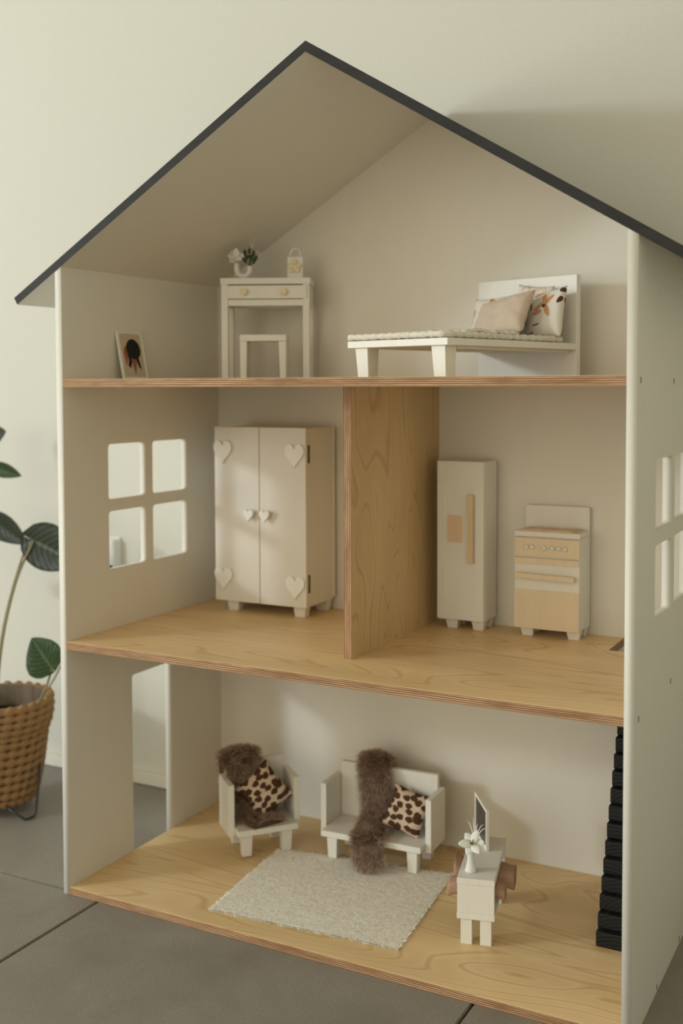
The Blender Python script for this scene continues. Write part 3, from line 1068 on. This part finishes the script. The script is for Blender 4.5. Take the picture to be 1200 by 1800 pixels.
o = pillow('pillow', 0.070, 0.066, 0.020, M['floralL'], P_bed(0.0540, 0.240, 0.0400), bedvec((1, 0.05, 0.06)), bedvec((0, 0.42, 1)), 1)
tag(o, 'white leaf-print pillow partly hidden behind the pink pillow on the bed', 'pillow', 'pillows on the toy bed')
o = pillow('pillow', 0.062, 0.062, 0.016, M['rainbow'], P_bed(0.110, 0.2620, 0.0540), bedvec((1, 0.0, -0.1)), bedvec((0, 0.2, 1)), 2)
tag(o, 'white rainbow-print pillow leaning on the headboard behind the others', 'pillow', 'pillows on the toy bed')
o = pillow('pillow', 0.068, 0.076, 0.022, M['floralR'], P_bed(0.1430, 0.247, 0.0395), bedvec((1, -0.12, 0.12)), bedvec((-0.02, 0.32, 1)), 3)
tag(o, 'white flower-print pillow at the open side of the bed near the headboard', 'pillow', 'pillows on the toy bed')
o = pillow('pillow', 0.098, 0.074, 0.028, M['pinklinen'], P_bed(0.0960, 0.208, 0.0355), bedvec((0.95, -0.02, 0.17)), bedvec((-0.06, 0.58, 0.80)), 4)
tag(o, 'plain pale pink linen pillow in front of the print pillows on the bed', 'pillow', 'pillows on the toy bed')

# ================================================================== ground floor: rug, sofa, armchair, cabinet
rg = thing('woven_rug', (0.0, 0.0, 0.0004))
tag(rg, 'oatmeal woven rug with frayed ends on the ground floor', 'rug')
RC = [Vector((0.2209, 0.0314, 0)), Vector((0.5003, 0.0523, 0)), Vector((0.4771, 0.2856, 0)), Vector((0.2006, 0.2470, 0))]


def rug_pt(u, v):
    a = RC[0].lerp(RC[1], u)
    b = RC[3].lerp(RC[2], u)
    return a.lerp(b, v)


bm = bmesh.new()
NX, NY = 124, 78
top, bot = [], []
for j in range(NY + 1):
    tr, br = [], []
    for i in range(NX + 1):
        u, v = i / NX, j / NY
        p = rug_pt(u, v)
        if j in (0, NY):
            p.y += 0.0028 * mnoise.noise(Vector((u * 16, v, 1))) + 0.001 * mnoise.noise(Vector((u * 50, v, 2)))
        if i in (0, NX):
            p.x += 0.0022 * mnoise.noise(Vector((u, v * 14, 4)))
        z = 0.0019 + 0.0006 * (((i + j) % 2) * 2 - 1) + 0.0004 * mnoise.noise(Vector((u * 30, v * 30, 0)))
        e = i in (0, NX) or j in (0, NY)
        tr.append(bm.verts.new((p.x, p.y, z if not e else 0.0012)))
        br.append(bm.verts.new((p.x, p.y, 0.0)))
    top.append(tr)
    bot.append(br)
for j in range(NY):
    for i in range(NX):
        bm.faces.new((top[j][i], top[j][i + 1], top[j + 1][i + 1], top[j + 1][i]))
ring = [(0, i) for i in range(NX)] + [(j, NX) for j in range(NY)] + [(NY, i) for i in range(NX, 0, -1)] + [(j, 0) for j in range(NY, 0, -1)]
for a, b in zip(ring, ring[1:] + ring[:1]):
    bm.faces.new((top[a[0]][a[1]], bot[a[0]][a[1]], bot[b[0]][b[1]], top[b[0]][b[1]]))
bm.faces.new([bot[a[0]][a[1]] for a in ring][::-1])
finish('rug_body', bm, M['rug'], rg)
bm = bmesh.new()
rr = random.Random(3)


def rug_edge(rnd):
    side = rnd.random()
    if side < 0.5:
        u, v, d = rnd.random(), 0.004, Vector((0, -1, 0.25))
    elif side < 0.8:
        u, v, d = rnd.random(), 0.996, Vector((0.1, 1, 0.2))
    elif side < 0.92:
        u, v, d = 0.997, rnd.random(), Vector((1, 0.1, 0.25))
    else:
        u, v, d = 0.003, rnd.random(), Vector((-1, 0, 0.25))
    p = rug_pt(u, v)
    return Vector((p.x, p.y, rnd.uniform(0.0008, 0.0020))), d.normalized()


blades(bm, 2600, rug_edge, 0.0048, 0.00035, 0.3, 0.55, rr)


def rug_top(rnd):
    p = rug_pt(rnd.uniform(0.01, 0.99), rnd.uniform(0.01, 0.99))
    return Vector((p.x, p.y, 0.0018)), Vector((0, -0.3, 1))


blades(bm, 7000, rug_top, 0.0022, 0.00032, 0.6, 0.8, rr)
tag(finish('rug_pile', bm, M['rug'], rg), kind='stuff')


def seat_kit(name, loc, rz, width, rug_lift):
    t = thing(name, loc, rz)
    z0 = rug_lift
    box('seat', (0, width, 0, 0.085, 0.0360, 0.0450), M['furn'], t, 0.0009)
    box('arm', (-0.0093, -0.0002, 0.0190, 0.0790, 0.0310, 0.1105), M['furn'], t, 0.0008)
    box('arm', (width + 0.0002, width + 0.0093, 0.0190, 0.0790, 0.0310, 0.1105), M['furn'], t, 0.0008)
    box('backrest', (0.0004, width - 0.0004, 0.0720, 0.0810, 0.0452, 0.1300), M['furn'], t, 0.0009)
    for x in (0.0075, width - 0.0245):
        box('leg', (x, x + 0.0170, 0.0055, 0.0215, z0, 0.0358), M['furn'], t, 0.0007, (0.0014, 0.0014, 0.0012, 0.0012))
        box('leg', (x, x + 0.0170, 0.0640, 0.0800, z0 if x > 1 else 0.0, 0.0358), M['furn'], t, 0.0007, (0.0014, 0.0014, 0.0012, 0.0012))
    return t


SA = math.atan2(0.0081, 0.1631)
sofa_m = Matrix.Translation((0.2772, 0.2445, 0.0008)) @ Matrix.Rotation(SA, 4, 'Z')
so = seat_kit('toy_sofa', sofa_m.translation, SA, 0.1632, 0.0024)
tag(so, 'white wooden toy sofa for two behind the rug', 'sofa')
AA = R(49)
ch_m = Matrix.Translation((0.1695, 0.1805, 0.0008)) @ Matrix.Rotation(AA, 4, 'Z')
ac = seat_kit('toy_armchair', ch_m.translation, AA, 0.0955, 0.0024)
tag(ac, 'white wooden toy armchair angled in the left corner by the doorway', 'armchair')


def catmull(pts, n):
    P = [Vector(p) for p in pts]
    P = [P[0] * 2 - P[1]] + P + [P[-1] * 2 - P[-2]]
    out = []
    segs = len(P) - 3
    for k in range(n + 1):
        s = k / n * segs
        i = min(int(s), segs - 1)
        t = s - i
        a, b, c, d = P[i:i + 4]
        out.append(0.5 * ((2 * b) + (c - a) * t + (2 * a - 5 * b + 4 * c - d) * t * t + (3 * b - a - 3 * c + d) * t ** 3))
    return out


def fur_throw(name, mtx, ctrl, widths, count, label, hair=0.0105, seed=1):
    """strip of fur laid along ctrl points (local to the seat); hairs on both the outer face and the rims"""
    t = bpy.data.objects.new(name, None)
    link(t)
    t.matrix_world = mtx
    pts = catmull(ctrl, 48)
    ws = [w.x for w in catmull([(w, 0, 0) for w in widths], 48)]
    bm = bmesh.new()
    top, bot = [], []
    nv = 12
    rows = []
    for k, p in enumerate(pts):
        tg = (pts[min(k + 1, 48)] - pts[max(k - 1, 0)]).normalized()
        side = Vector((1, 0, 0))
        side = (side - tg * side.dot(tg)).normalized()
        nr = tg.cross(side).normalized()
        rows.append((p, side, nr, tg))
        tr, br = [], []
        for i in range(nv + 1):
            v = 2 * i / nv - 1
            th = 0.0075 * (1 - v * v)
            q = p + side * (v * ws[k] / 2)
            tr.append(bm.verts.new(q + nr * (0.0012 + th)))
            br.append(bm.verts.new(q))
        top.append(tr)
        bot.append(br)
    for k in range(48):
        for i in range(nv):
            bm.faces.new((top[k][i], top[k][i + 1], top[k + 1][i + 1], top[k + 1][i]))
            bm.faces.new((bot[k][i], bot[k + 1][i], bot[k + 1][i + 1], bot[k][i + 1]))
        bm.faces.new((top[k][0], top[k + 1][0], bot[k + 1][0], bot[k][0]))
        bm.faces.new((top[k][nv], bot[k][nv], bot[k + 1][nv], top[k + 1][nv]))
    for k in (0, 48):
        for i in range(nv):
            bm.faces.new((top[k][i], bot[k][i], bot[k][i + 1], top[k][i + 1]))
    finish('hide', bm, M['furskin'], t, True)
    bm = bmesh.new()
    rnd = random.Random(seed)

    def smp(rd):
        s = rd.random() * 48
        k = int(s)
        f = s - k
        v = rd.uniform(-1, 1)
        p, side, nr, tg = rows[k]
        p2 = rows[min(k + 1, 48)][0]
        w = ws[k]
        q = p.lerp(p2, f) + side * (v * w / 2) + nr * (0.0008 + 0.0075 * (1 - v * v))
        clump = Vector((mnoise.noise(q * 110), mnoise.noise(q * 110 + Vector((9, 0, 0))), mnoise.noise(q * 110 + Vector((0, 9, 0)))))
        d = nr * (1.0 - 0.35 * v * v) + side * (v ** 3 * 0.9) + tg * 0.35 + clump * 0.55
        if s > 46.5:
            d += tg * 0.8
        if s < 1.5:
            d -= tg * 0.8
        return q, d.normalized()

    blades(bm, count, smp, hair, 0.00027, 0.30, 0.30, rnd)
    tag(finish('fur', bm, M['fur'], t), kind='stuff')
    tag(t, label, 'fur throw', 'fur throws on the toy seats')
    return t


fur_throw('fur_throw', sofa_m,
          [(0.0600, 0.0900, 0.0850), (0.0600, 0.0890, 0.1200), (0.0605, 0.0770, 0.1390), (0.0620, 0.0640, 0.1220), (0.0680, 0.0600, 0.0800), (0.0720, 0.0500, 0.0540),
           (0.0760, 0.0200, 0.0475), (0.0800, -0.0040, 0.0455), (0.0850, -0.0110, 0.0300), (0.0900, -0.0130, 0.0120)],
          [0.044, 0.048, 0.050, 0.050, 0.046, 0.044, 0.044, 0.044, 0.042, 0.038], 26000,
          'brown fur throw draped over the toy sofa and hanging to the rug', 0.0130, 1)
fur_throw('fur_throw', ch_m,
          [(0.0230, 0.0900, 0.0880), (0.0225, 0.0890, 0.1200), (0.0225, 0.0780, 0.1390), (0.0260, 0.0620, 0.1200), (0.0330, 0.0580, 0.0800), (0.0400, 0.0480, 0.0535),
           (0.0450, 0.0260, 0.0465), (0.0500, 0.0060, 0.0455)],
          [0.050, 0.058, 0.060, 0.056, 0.050, 0.052, 0.054, 0.050], 21000,
          'brown fur throw over the back and seat of the toy armchair', 0.0130, 2)


def loc_pillow(mtx, *a, **k):
    name, sx, sy, h, mat, c, xd, yd, seed = a
    r3 = mtx.to_3x3()
    return pillow(name, sx, sy, h, mat, mtx @ Vector(c), r3 @ Vector(xd), r3 @ Vector(yd), seed)


o = loc_pillow(sofa_m, 'cushion', 0.064, 0.066, 0.020, M['leopard'], (0.1240, 0.0430, 0.0790), (1, -0.05, -0.22), (0.18, 0.42, 1), 5)
tag(o, 'leopard-print cushion sitting upright on the toy sofa', 'cushion', 'leopard cushions on the toy seats')
o = loc_pillow(ch_m, 'cushion', 0.066, 0.070, 0.022, M['leopard'], (0.0520, 0.0360, 0.0890), (0.78, 0.05, 0.58), (-0.52, 0.35, 0.82), 6)
tag(o, 'leopard-print cushion tipped on one corner in the toy armchair', 'cushion', 'leopard cushions on the toy seats')

# low cabinet with screen, vase and towels
TA = math.atan2(0.242, 0.970)
tv_m = Matrix.Translation((0.5602, 0.1015, 0.0002)) @ Matrix.Rotation(TA, 4, 'Z')
tc_ = thing('media_cabinet', tv_m.translation, TA)
tag(tc_, 'white open-sided toy media cabinet beside the rug', 'cabinet')
CW, CL = 0.0490, 0.1400
box('cabinet_top', (0, CW, 0, CL, 0.0795, 0.0875), M['furn'], tc_, 0.0007)
box('cabinet_base', (0, CW, 0, CL, 0.0340, 0.0418), M['furn'], tc_, 0.0007)
box('end_panel', (0.0006, CW - 0.0006, 0.0004, 0.0080, 0.0419, 0.0794), M['furn'], tc_, 0.0005)
box('end_panel', (0.0006, CW - 0.0006, CL - 0.0080, CL - 0.0004, 0.0419, 0.0794), M['furn'], tc_, 0.0005)
for x in (0.0048, 0.0300):
    for y in (0.0025, CL - 0.0165):
        box('leg', (x, x + 0.0145, y, y + 0.0140, 0, 0.0339), M['furn'], tc_, 0.0005)


def towel(mtx, x0, x1, yc, zc, ry, rz, th, label, sag0, sag1, seed):
    """terry cloth folded round into a flat open roll lying across the cabinet"""
    bm = bmesh.new()
    ns, nk = 22, 28
    out, inn = [], []
    for s in range(ns + 1):
        t = s / ns
        x = x0 + (x1 - x0) * t
        over0 = max(0.0, (0.002 - x) / 0.016)
        over1 = max(0.0, (x - (CW - 0.002)) / 0.020)
        dz = -sag0 * over0 ** 1.5 - sag1 * over1 ** 1.5
        ro, ri = [], []
        for k in range(nk):
            a = 2 * math.pi * k / nk
            n1 = 0.10 * mnoise.noise(Vector((x * 90, math.cos(a) * 1.3 + seed, math.sin(a) * 1.3)))
            cy = math.copysign(abs(math.cos(a)) ** 0.75, math.cos(a))
            cz = math.copysign(abs(math.sin(a)) ** 0.75, math.sin(a))
            grow = 1 + 0.25 * max(over0, over1)
            ro.append(bm.verts.new((x, yc + ry * cy * (1 + n1) * 1.0, zc + dz + rz * cz * (1 + n1) * grow)))
            ri.append(bm.verts.new((x, yc + (ry - th) * cy * (1 + n1), zc + dz + (rz * grow - th) * cz * (1 + n1))))
        out.append(ro)
        inn.append(ri)
    for s in range(ns):
        for k in range(nk):
            q = (k + 1) % nk
            bm.faces.new((out[s][k], out[s][q], out[s + 1][q], out[s + 1][k]))
            bm.faces.new((inn[s][k], inn[s + 1][k], inn[s + 1][q], inn[s][q]))
    for s in (0, ns):
        for k in range(nk):
            q = (k + 1) % nk
            bm.faces.new((out[s][k], inn[s][k], inn[s][q], out[s][q]))
    o = finish('towel', bm, M['towel'], None, True)
    o.matrix_world = mtx
    return tag(o, label, 'towel', 'pink towels in the cabinet')


towel(tv_m, -0.0150, 0.0600, 0.0300, 0.0655, 0.0150, 0.0085, 0.0026, 'rolled pink towel at the near end of the toy cabinet', 0.0030, 0.010, 1.0)
towel(tv_m, -0.0120, 0.0680, 0.0740, 0.0660, 0.0210, 0.0105, 0.0030, 'rolled pink towel at the far end of the toy cabinet', -0.010, 0.004, 4.0)

# screen on the cabinet
sd = Vector((0.5255 - 0.5690, 0.2580 - 0.1945, 0)).normalized()
sc_len, sc_h, sc_t = 0.0720, 0.0570, 0.0036
scr = bpy.data.objects.new('toy_screen', None)
link(scr)
nrm = Vector((sd.y, -sd.x, 0))               # towards +x side; the picture faces the other way
mm = Matrix((sd, nrm, Vector((0, 0, 1)))).transposed().to_4x4()
mm.translation = (0.5672, 0.1945, 0.0002 + 0.0877)
scr.matrix_world = mm
tag(scr, 'thin toy television with pale frame and dark screen on the cabinet', 'television')
box('screen_back', (0, sc_len, 0.0, sc_t * 0.5, 0, sc_h), M['furn'], scr, 0.0003)
for q in ((0, 0.0045, 0, sc_h), (sc_len - 0.0045, sc_len, 0, sc_h), (0.0045, sc_len - 0.0045, 0, 0.0050), (0.0045, sc_len - 0.0045, sc_h - 0.0045, sc_h)):
    box('screen_frame', (q[0], q[1], -sc_t * 0.6, 0.0, q[2], q[3]), M['furn'], scr, 0.0003)
box('screen_glass', (0.0045, sc_len - 0.0045, -0.0008, 0.0, 0.0050, sc_h - 0.0045), M['screen'], scr, 0)

# bud vase with white lily on the cabinet
vz = thing('bud_vase', (0.5690, 0.1280, 0.0879))
tag(vz, 'small white flared vase with white lily on the toy cabinet', 'vase')
lathe('vase_body', [(0, 0.0), (0.0078, 0.0), (0.0080, 0.0012), (0.0066, 0.006), (0.0049, 0.013), (0.0044, 0.019), (0.0049, 0.025), (0.0062, 0.0325), (0.0055, 0.0325), (0.0040, 0.024), (0.0, 0.020)], M['porcelain'], vz, 28)
fc = Vector((0.0035, -0.0030, 0.0375))
fl_ = thing('lily', (0, 0, 0))
fl_.parent = vz
fl_dir = (CAM - Vector((0.57, 0.128, 0.12))).normalized()
fz = Vector((0.12, -0.75, 0.65)).normalized()
fx = Vector((1, 0.1, 0)).normalized()
fx = (fx - fz * fx.dot(fz)).normalized()
fy = fz.cross(fx)
tube('stem', [(0, 0, 0.022), (0.001, -0.001, 0.031), tuple(fc)], 0.0011, M['limegreen'], vz, 6)
for k in range(6):
    t = 2 * math.pi * k / 6 + 0.25
    d = fx * math.cos(t) + fy * math.sin(t) + fz * (0.25 if k % 2 else 0.10)
    petal('petal', fc, d, fz, 0.0185 if k % 2 else 0.0165, 0.0110, M['petal'], vz, 0.10)
for k in range(5):
    t = 2 * math.pi * k / 5
    tube('stamen', [fc, fc + fz * 0.004 + (fx * math.cos(t) + fy * math.sin(t)) * 0.0022, fc + fz * 0.0062 + (fx * math.cos(t) + fy * math.sin(t)) * 0.0035], [0.0008, 0.0007, 0.0009], M['limegreen'], vz, 6)
for k, (dx, dy, L) in enumerate(((-0.30, 0.1, 0.026), (-0.12, 0.2, 0.030), (0.10, 0.1, 0.024), (0.32, 0.1, 0.026), (0.52, 0.0, 0.024), (0.0, 0.3, 0.020))):
    b0 = fc + Vector((0.001, 0.005, 0.002))
    d = Vector((dx, dy, 1)).normalized()
    tube('grass_blade', [b0, b0 + d * L * 0.5, b0 + d * L * 0.85 + Vector((dx * 0.004, 0, 0)), b0 + d * L + Vector((dx * 0.012, 0, -0.001))], [0.0009, 0.0007, 0.0005, 0.0002], M['petal'], vz, 5)
bpy.data.objects.remove(fl_)

# ================================================================== plant in the woven basket beside the house
PC = Vector((-0.3450, 0.200, GZ))
pl = thing('potted_plant', PC)
tag(pl, 'leafy plant in a woven seagrass basket on black hairpin legs', 'potted plant')
prof = [(0.070, 0.026), (0.076, 0.040), (0.0795, 0.055), (0.0825, 0.070), (0.0850, 0.085), (0.0872, 0.100), (0.0892, 0.115), (0.0912, 0.130), (0.0940, 0.143),
        (0.0985, 0.154), (0.1010, 0.166), (0.1020, 0.178), (0.1015, 0.190)]
prof = [(r * 0.89, z) for r, z in prof]
bsk = lathe('basket_wall', [(0, 0.020), (0.056, 0.020)] + [(r - 0.003, z) for r, z in prof] + [(0.0870, 0.196), (0.0830, 0.196), (0.0815, 0.176), (0.077, 0.13), (0.071, 0.10), (0, 0.10)], M['seagrass'], pl, 48)
unit = None
for i, (r, z) in enumerate(prof):
    if unit is None:
        bm = bmesh.new()
        ns, nt_ = 168, 8
        rings = []
        for q_ in range(ns):
            a = 2 * math.pi * q_ / ns
            ph = a * 28
            rad = 0.066 * (1 + 0.22 * math.sin(ph))
            sh_ = 0.020 * math.sin(ph + 1.2)
            rings.append([bm.verts.new(((1 + rad * math.cos(2 * math.pi * k / nt_)) * math.cos(a + 0.05 * math.sin(2 * math.pi * k / nt_)), (1 + rad * math.cos(2 * math.pi * k / nt_)) * math.sin(a + 0.05 * math.sin(2 * math.pi * k / nt_)),
                                       rad * 1.2 * math.sin(2 * math.pi * k / nt_) + sh_)) for k in range(nt_)])
        for q_ in range(ns):
            q, w_ = rings[q_], rings[(q_ + 1) % ns]
            for k in range(nt_):
                bm.faces.new((q[k], w_[k], w_[(k + 1) % nt_], q[(k + 1) % nt_]))
        o = finish('coil', bm, M['seagrass'], bsk, True)
        unit = o.data
    else:
        o = link(bpy.data.objects.new('coil', unit), bsk)
    o.location = (0, 0, z)
    o.rotation_euler = (0, 0, i * 1.37)
    o.scale = (r, r, 0.092)
lathe('liner', [(0.0822, 0.1955), (0.0805, 0.1955), (0.0765, 0.15), (0.0710, 0.12)], M['liner'], pl, 40)
bm = bmesh.new()
bmesh.ops.create_circle(bm, cap_ends=True, segments=40, radius=0.0775, matrix=Matrix.Translation((0, 0, 0.158)))
bmesh.ops.poke(bm, faces=bm.faces[:])
finish('soil', bm, M['soil'], pl)
for k in range(3):
    t = R(-11 + 120 * k)
    c, s = math.cos(t), math.sin(t)

    def rot(x, y, z):
        return (c * x - s * y, s * x + c * y, z)
    tube('hairpin_leg', [rot(0.062, -0.026, 0.024), rot(0.078, -0.019, 0.014), rot(0.0895, -0.0135, 0.0075), rot(0.0910, -0.0085, 0.0030), rot(0.0910, 0, 0.0026), rot(0.0910, 0.0085, 0.0030), rot(0.0905, 0.0125, 0.0085), rot(0.0860, 0.021, 0.045), rot(0.0830, 0.028, 0.088)],
         0.0022, M['blackmetal'], pl, 8)


def leaf(base, tip, side, width, mat, fold=0.18, droop=0.0, notch=0.10, n=16, tipness=1.0):
    """broad pointed leaf blade with midrib fold; coordinates in the room"""
    base, tip, side = Vector(base), Vector(tip), Vector(side)
    ax = tip - base
    L = ax.length
    ax.normalize()
    side = (side - ax * side.dot(ax)).normalized()
    nr = side.cross(ax).normalized()
    bm = bmesh.new()
    uvl = bm.loops.layers.uv.new('UVMap')
    rows = []
    nh = 6
    for j in range(n + 1):
        t = j / n
        w = width * 0.5 * (math.sin(math.pi * t ** (0.62)) ** 0.8 if 0 < t < 1 else 0.02)
        row = []
        for i in range(-nh, nh + 1):
            u = i / nh
            back = -notch * L * abs(u) ** 1.5 * (1 - t) ** 3
            p = base + ax * (L * t + back) + side * (u * w) + nr * (abs(u) * w * fold * 2 - abs(u) ** 2 * w * fold * 1.2 - droop * L * t * t + 0.012 * w * math.sin(t * 28) * abs(u))
            row.append((bm.verts.new(p), (0.5 + 0.5 * u, t)))
        rows.append(row)
    for a, b in zip(rows, rows[1:]):
        for i in range(2 * nh):
            q = (a[i], a[i + 1], b[i + 1], b[i])
            f = bm.faces.new([x[0] for x in q])
            for lp, x in zip(f.loops, q):
                lp[uvl].uv = x[1]
    bmesh.ops.solidify(bm, geom=bm.faces[:], thickness=0.0007)
    bm.transform(Matrix.Translation(-PC))
    return finish('leaf', bm, mat, pl, True)


def stalk(pts, r, mat=None):
    tube('stalk', [Vector(p) - PC for p in catmull(pts, 14)], r, mat or M['stem'], pl, 8)


crown = (-0.365, 0.215, 0.135)
leaf((-0.3050, 0.250, 0.4540), (-0.2080, 0.262, 0.4160), (0.25, 0.30, 0.90), 0.082, M['leafA'], 0.25, 0.05, 0.25)
stalk([crown, (-0.356, 0.225, 0.27), (-0.335, 0.240, 0.38), (-0.3020, 0.250, 0.4530)], 0.0023)
leaf((-0.4300, 0.265, 0.4880), (-0.3330, 0.268, 0.4400), (0.35, 0.65, 0.70), 0.048, M['leafA'], 0.2, 0.04, 0.1)
stalk([crown, (-0.360, 0.224, 0.26), (-0.346, 0.236, 0.35), (-0.3230, 0.249, 0.432), (-0.305, 0.252, 0.4535)], 0.0018)
stalk([crown, (-0.390, 0.235, 0.28), (-0.420, 0.250, 0.40), (-0.4300, 0.265, 0.4880)], 0.0020)
leaf((-0.2160, 0.200, 0.2480), (-0.2600, 0.196, 0.2960), (0.75, 0.25, 0.62), 0.074, M['leafB'], 0.22, 0.06, 0.12)
stalk([(-0.300, 0.205, 0.135), (-0.262, 0.200, 0.170), (-0.232, 0.196, 0.205), (-0.2160, 0.200, 0.2490)], 0.0020)
leaf((-0.455, 0.300, 0.5780), (-0.3740, 0.300, 0.5580), (0.1, 0.55, 0.8), 0.030, M['leafB'], 0.3, 0.05, 0.05)
stalk([crown, (-0.400, 0.250, 0.32), (-0.440, 0.280, 0.46), (-0.455, 0.300, 0.578)], 0.0020)
leaf((-0.475, 0.300, 0.6250), (-0.4110, 0.300, 0.6400), (0.1, 0.3, 0.95), 0.046, M['leafA'], 0.25, 0.03, 0.1)
stalk([crown, (-0.410, 0.250, 0.32), (-0.460, 0.280, 0.50), (-0.475, 0.300, 0.625)], 0.0020)
leaf((-0.2450, 0.300, 0.3560), (-0.1695, 0.300, 0.4110), (0.5, 0.4, -0.7), 0.040, M['leafA'], 0.2, 0.03, 0.1)
stalk([(-0.300, 0.225, 0.150), (-0.262, 0.245, 0.205), (-0.247, 0.275, 0.27), (-0.2450, 0.300, 0.356)], 0.0016)
leaf((-0.490, 0.230, 0.400), (-0.560, 0.200, 0.430), (0.3, -0.8, 0.5), 0.070, M['leafA'], 0.25, 0.06, 0.15)
stalk([crown, (-0.400, 0.225, 0.25), (-0.450, 0.230, 0.35), (-0.490, 0.230, 0.400)], 0.0020)
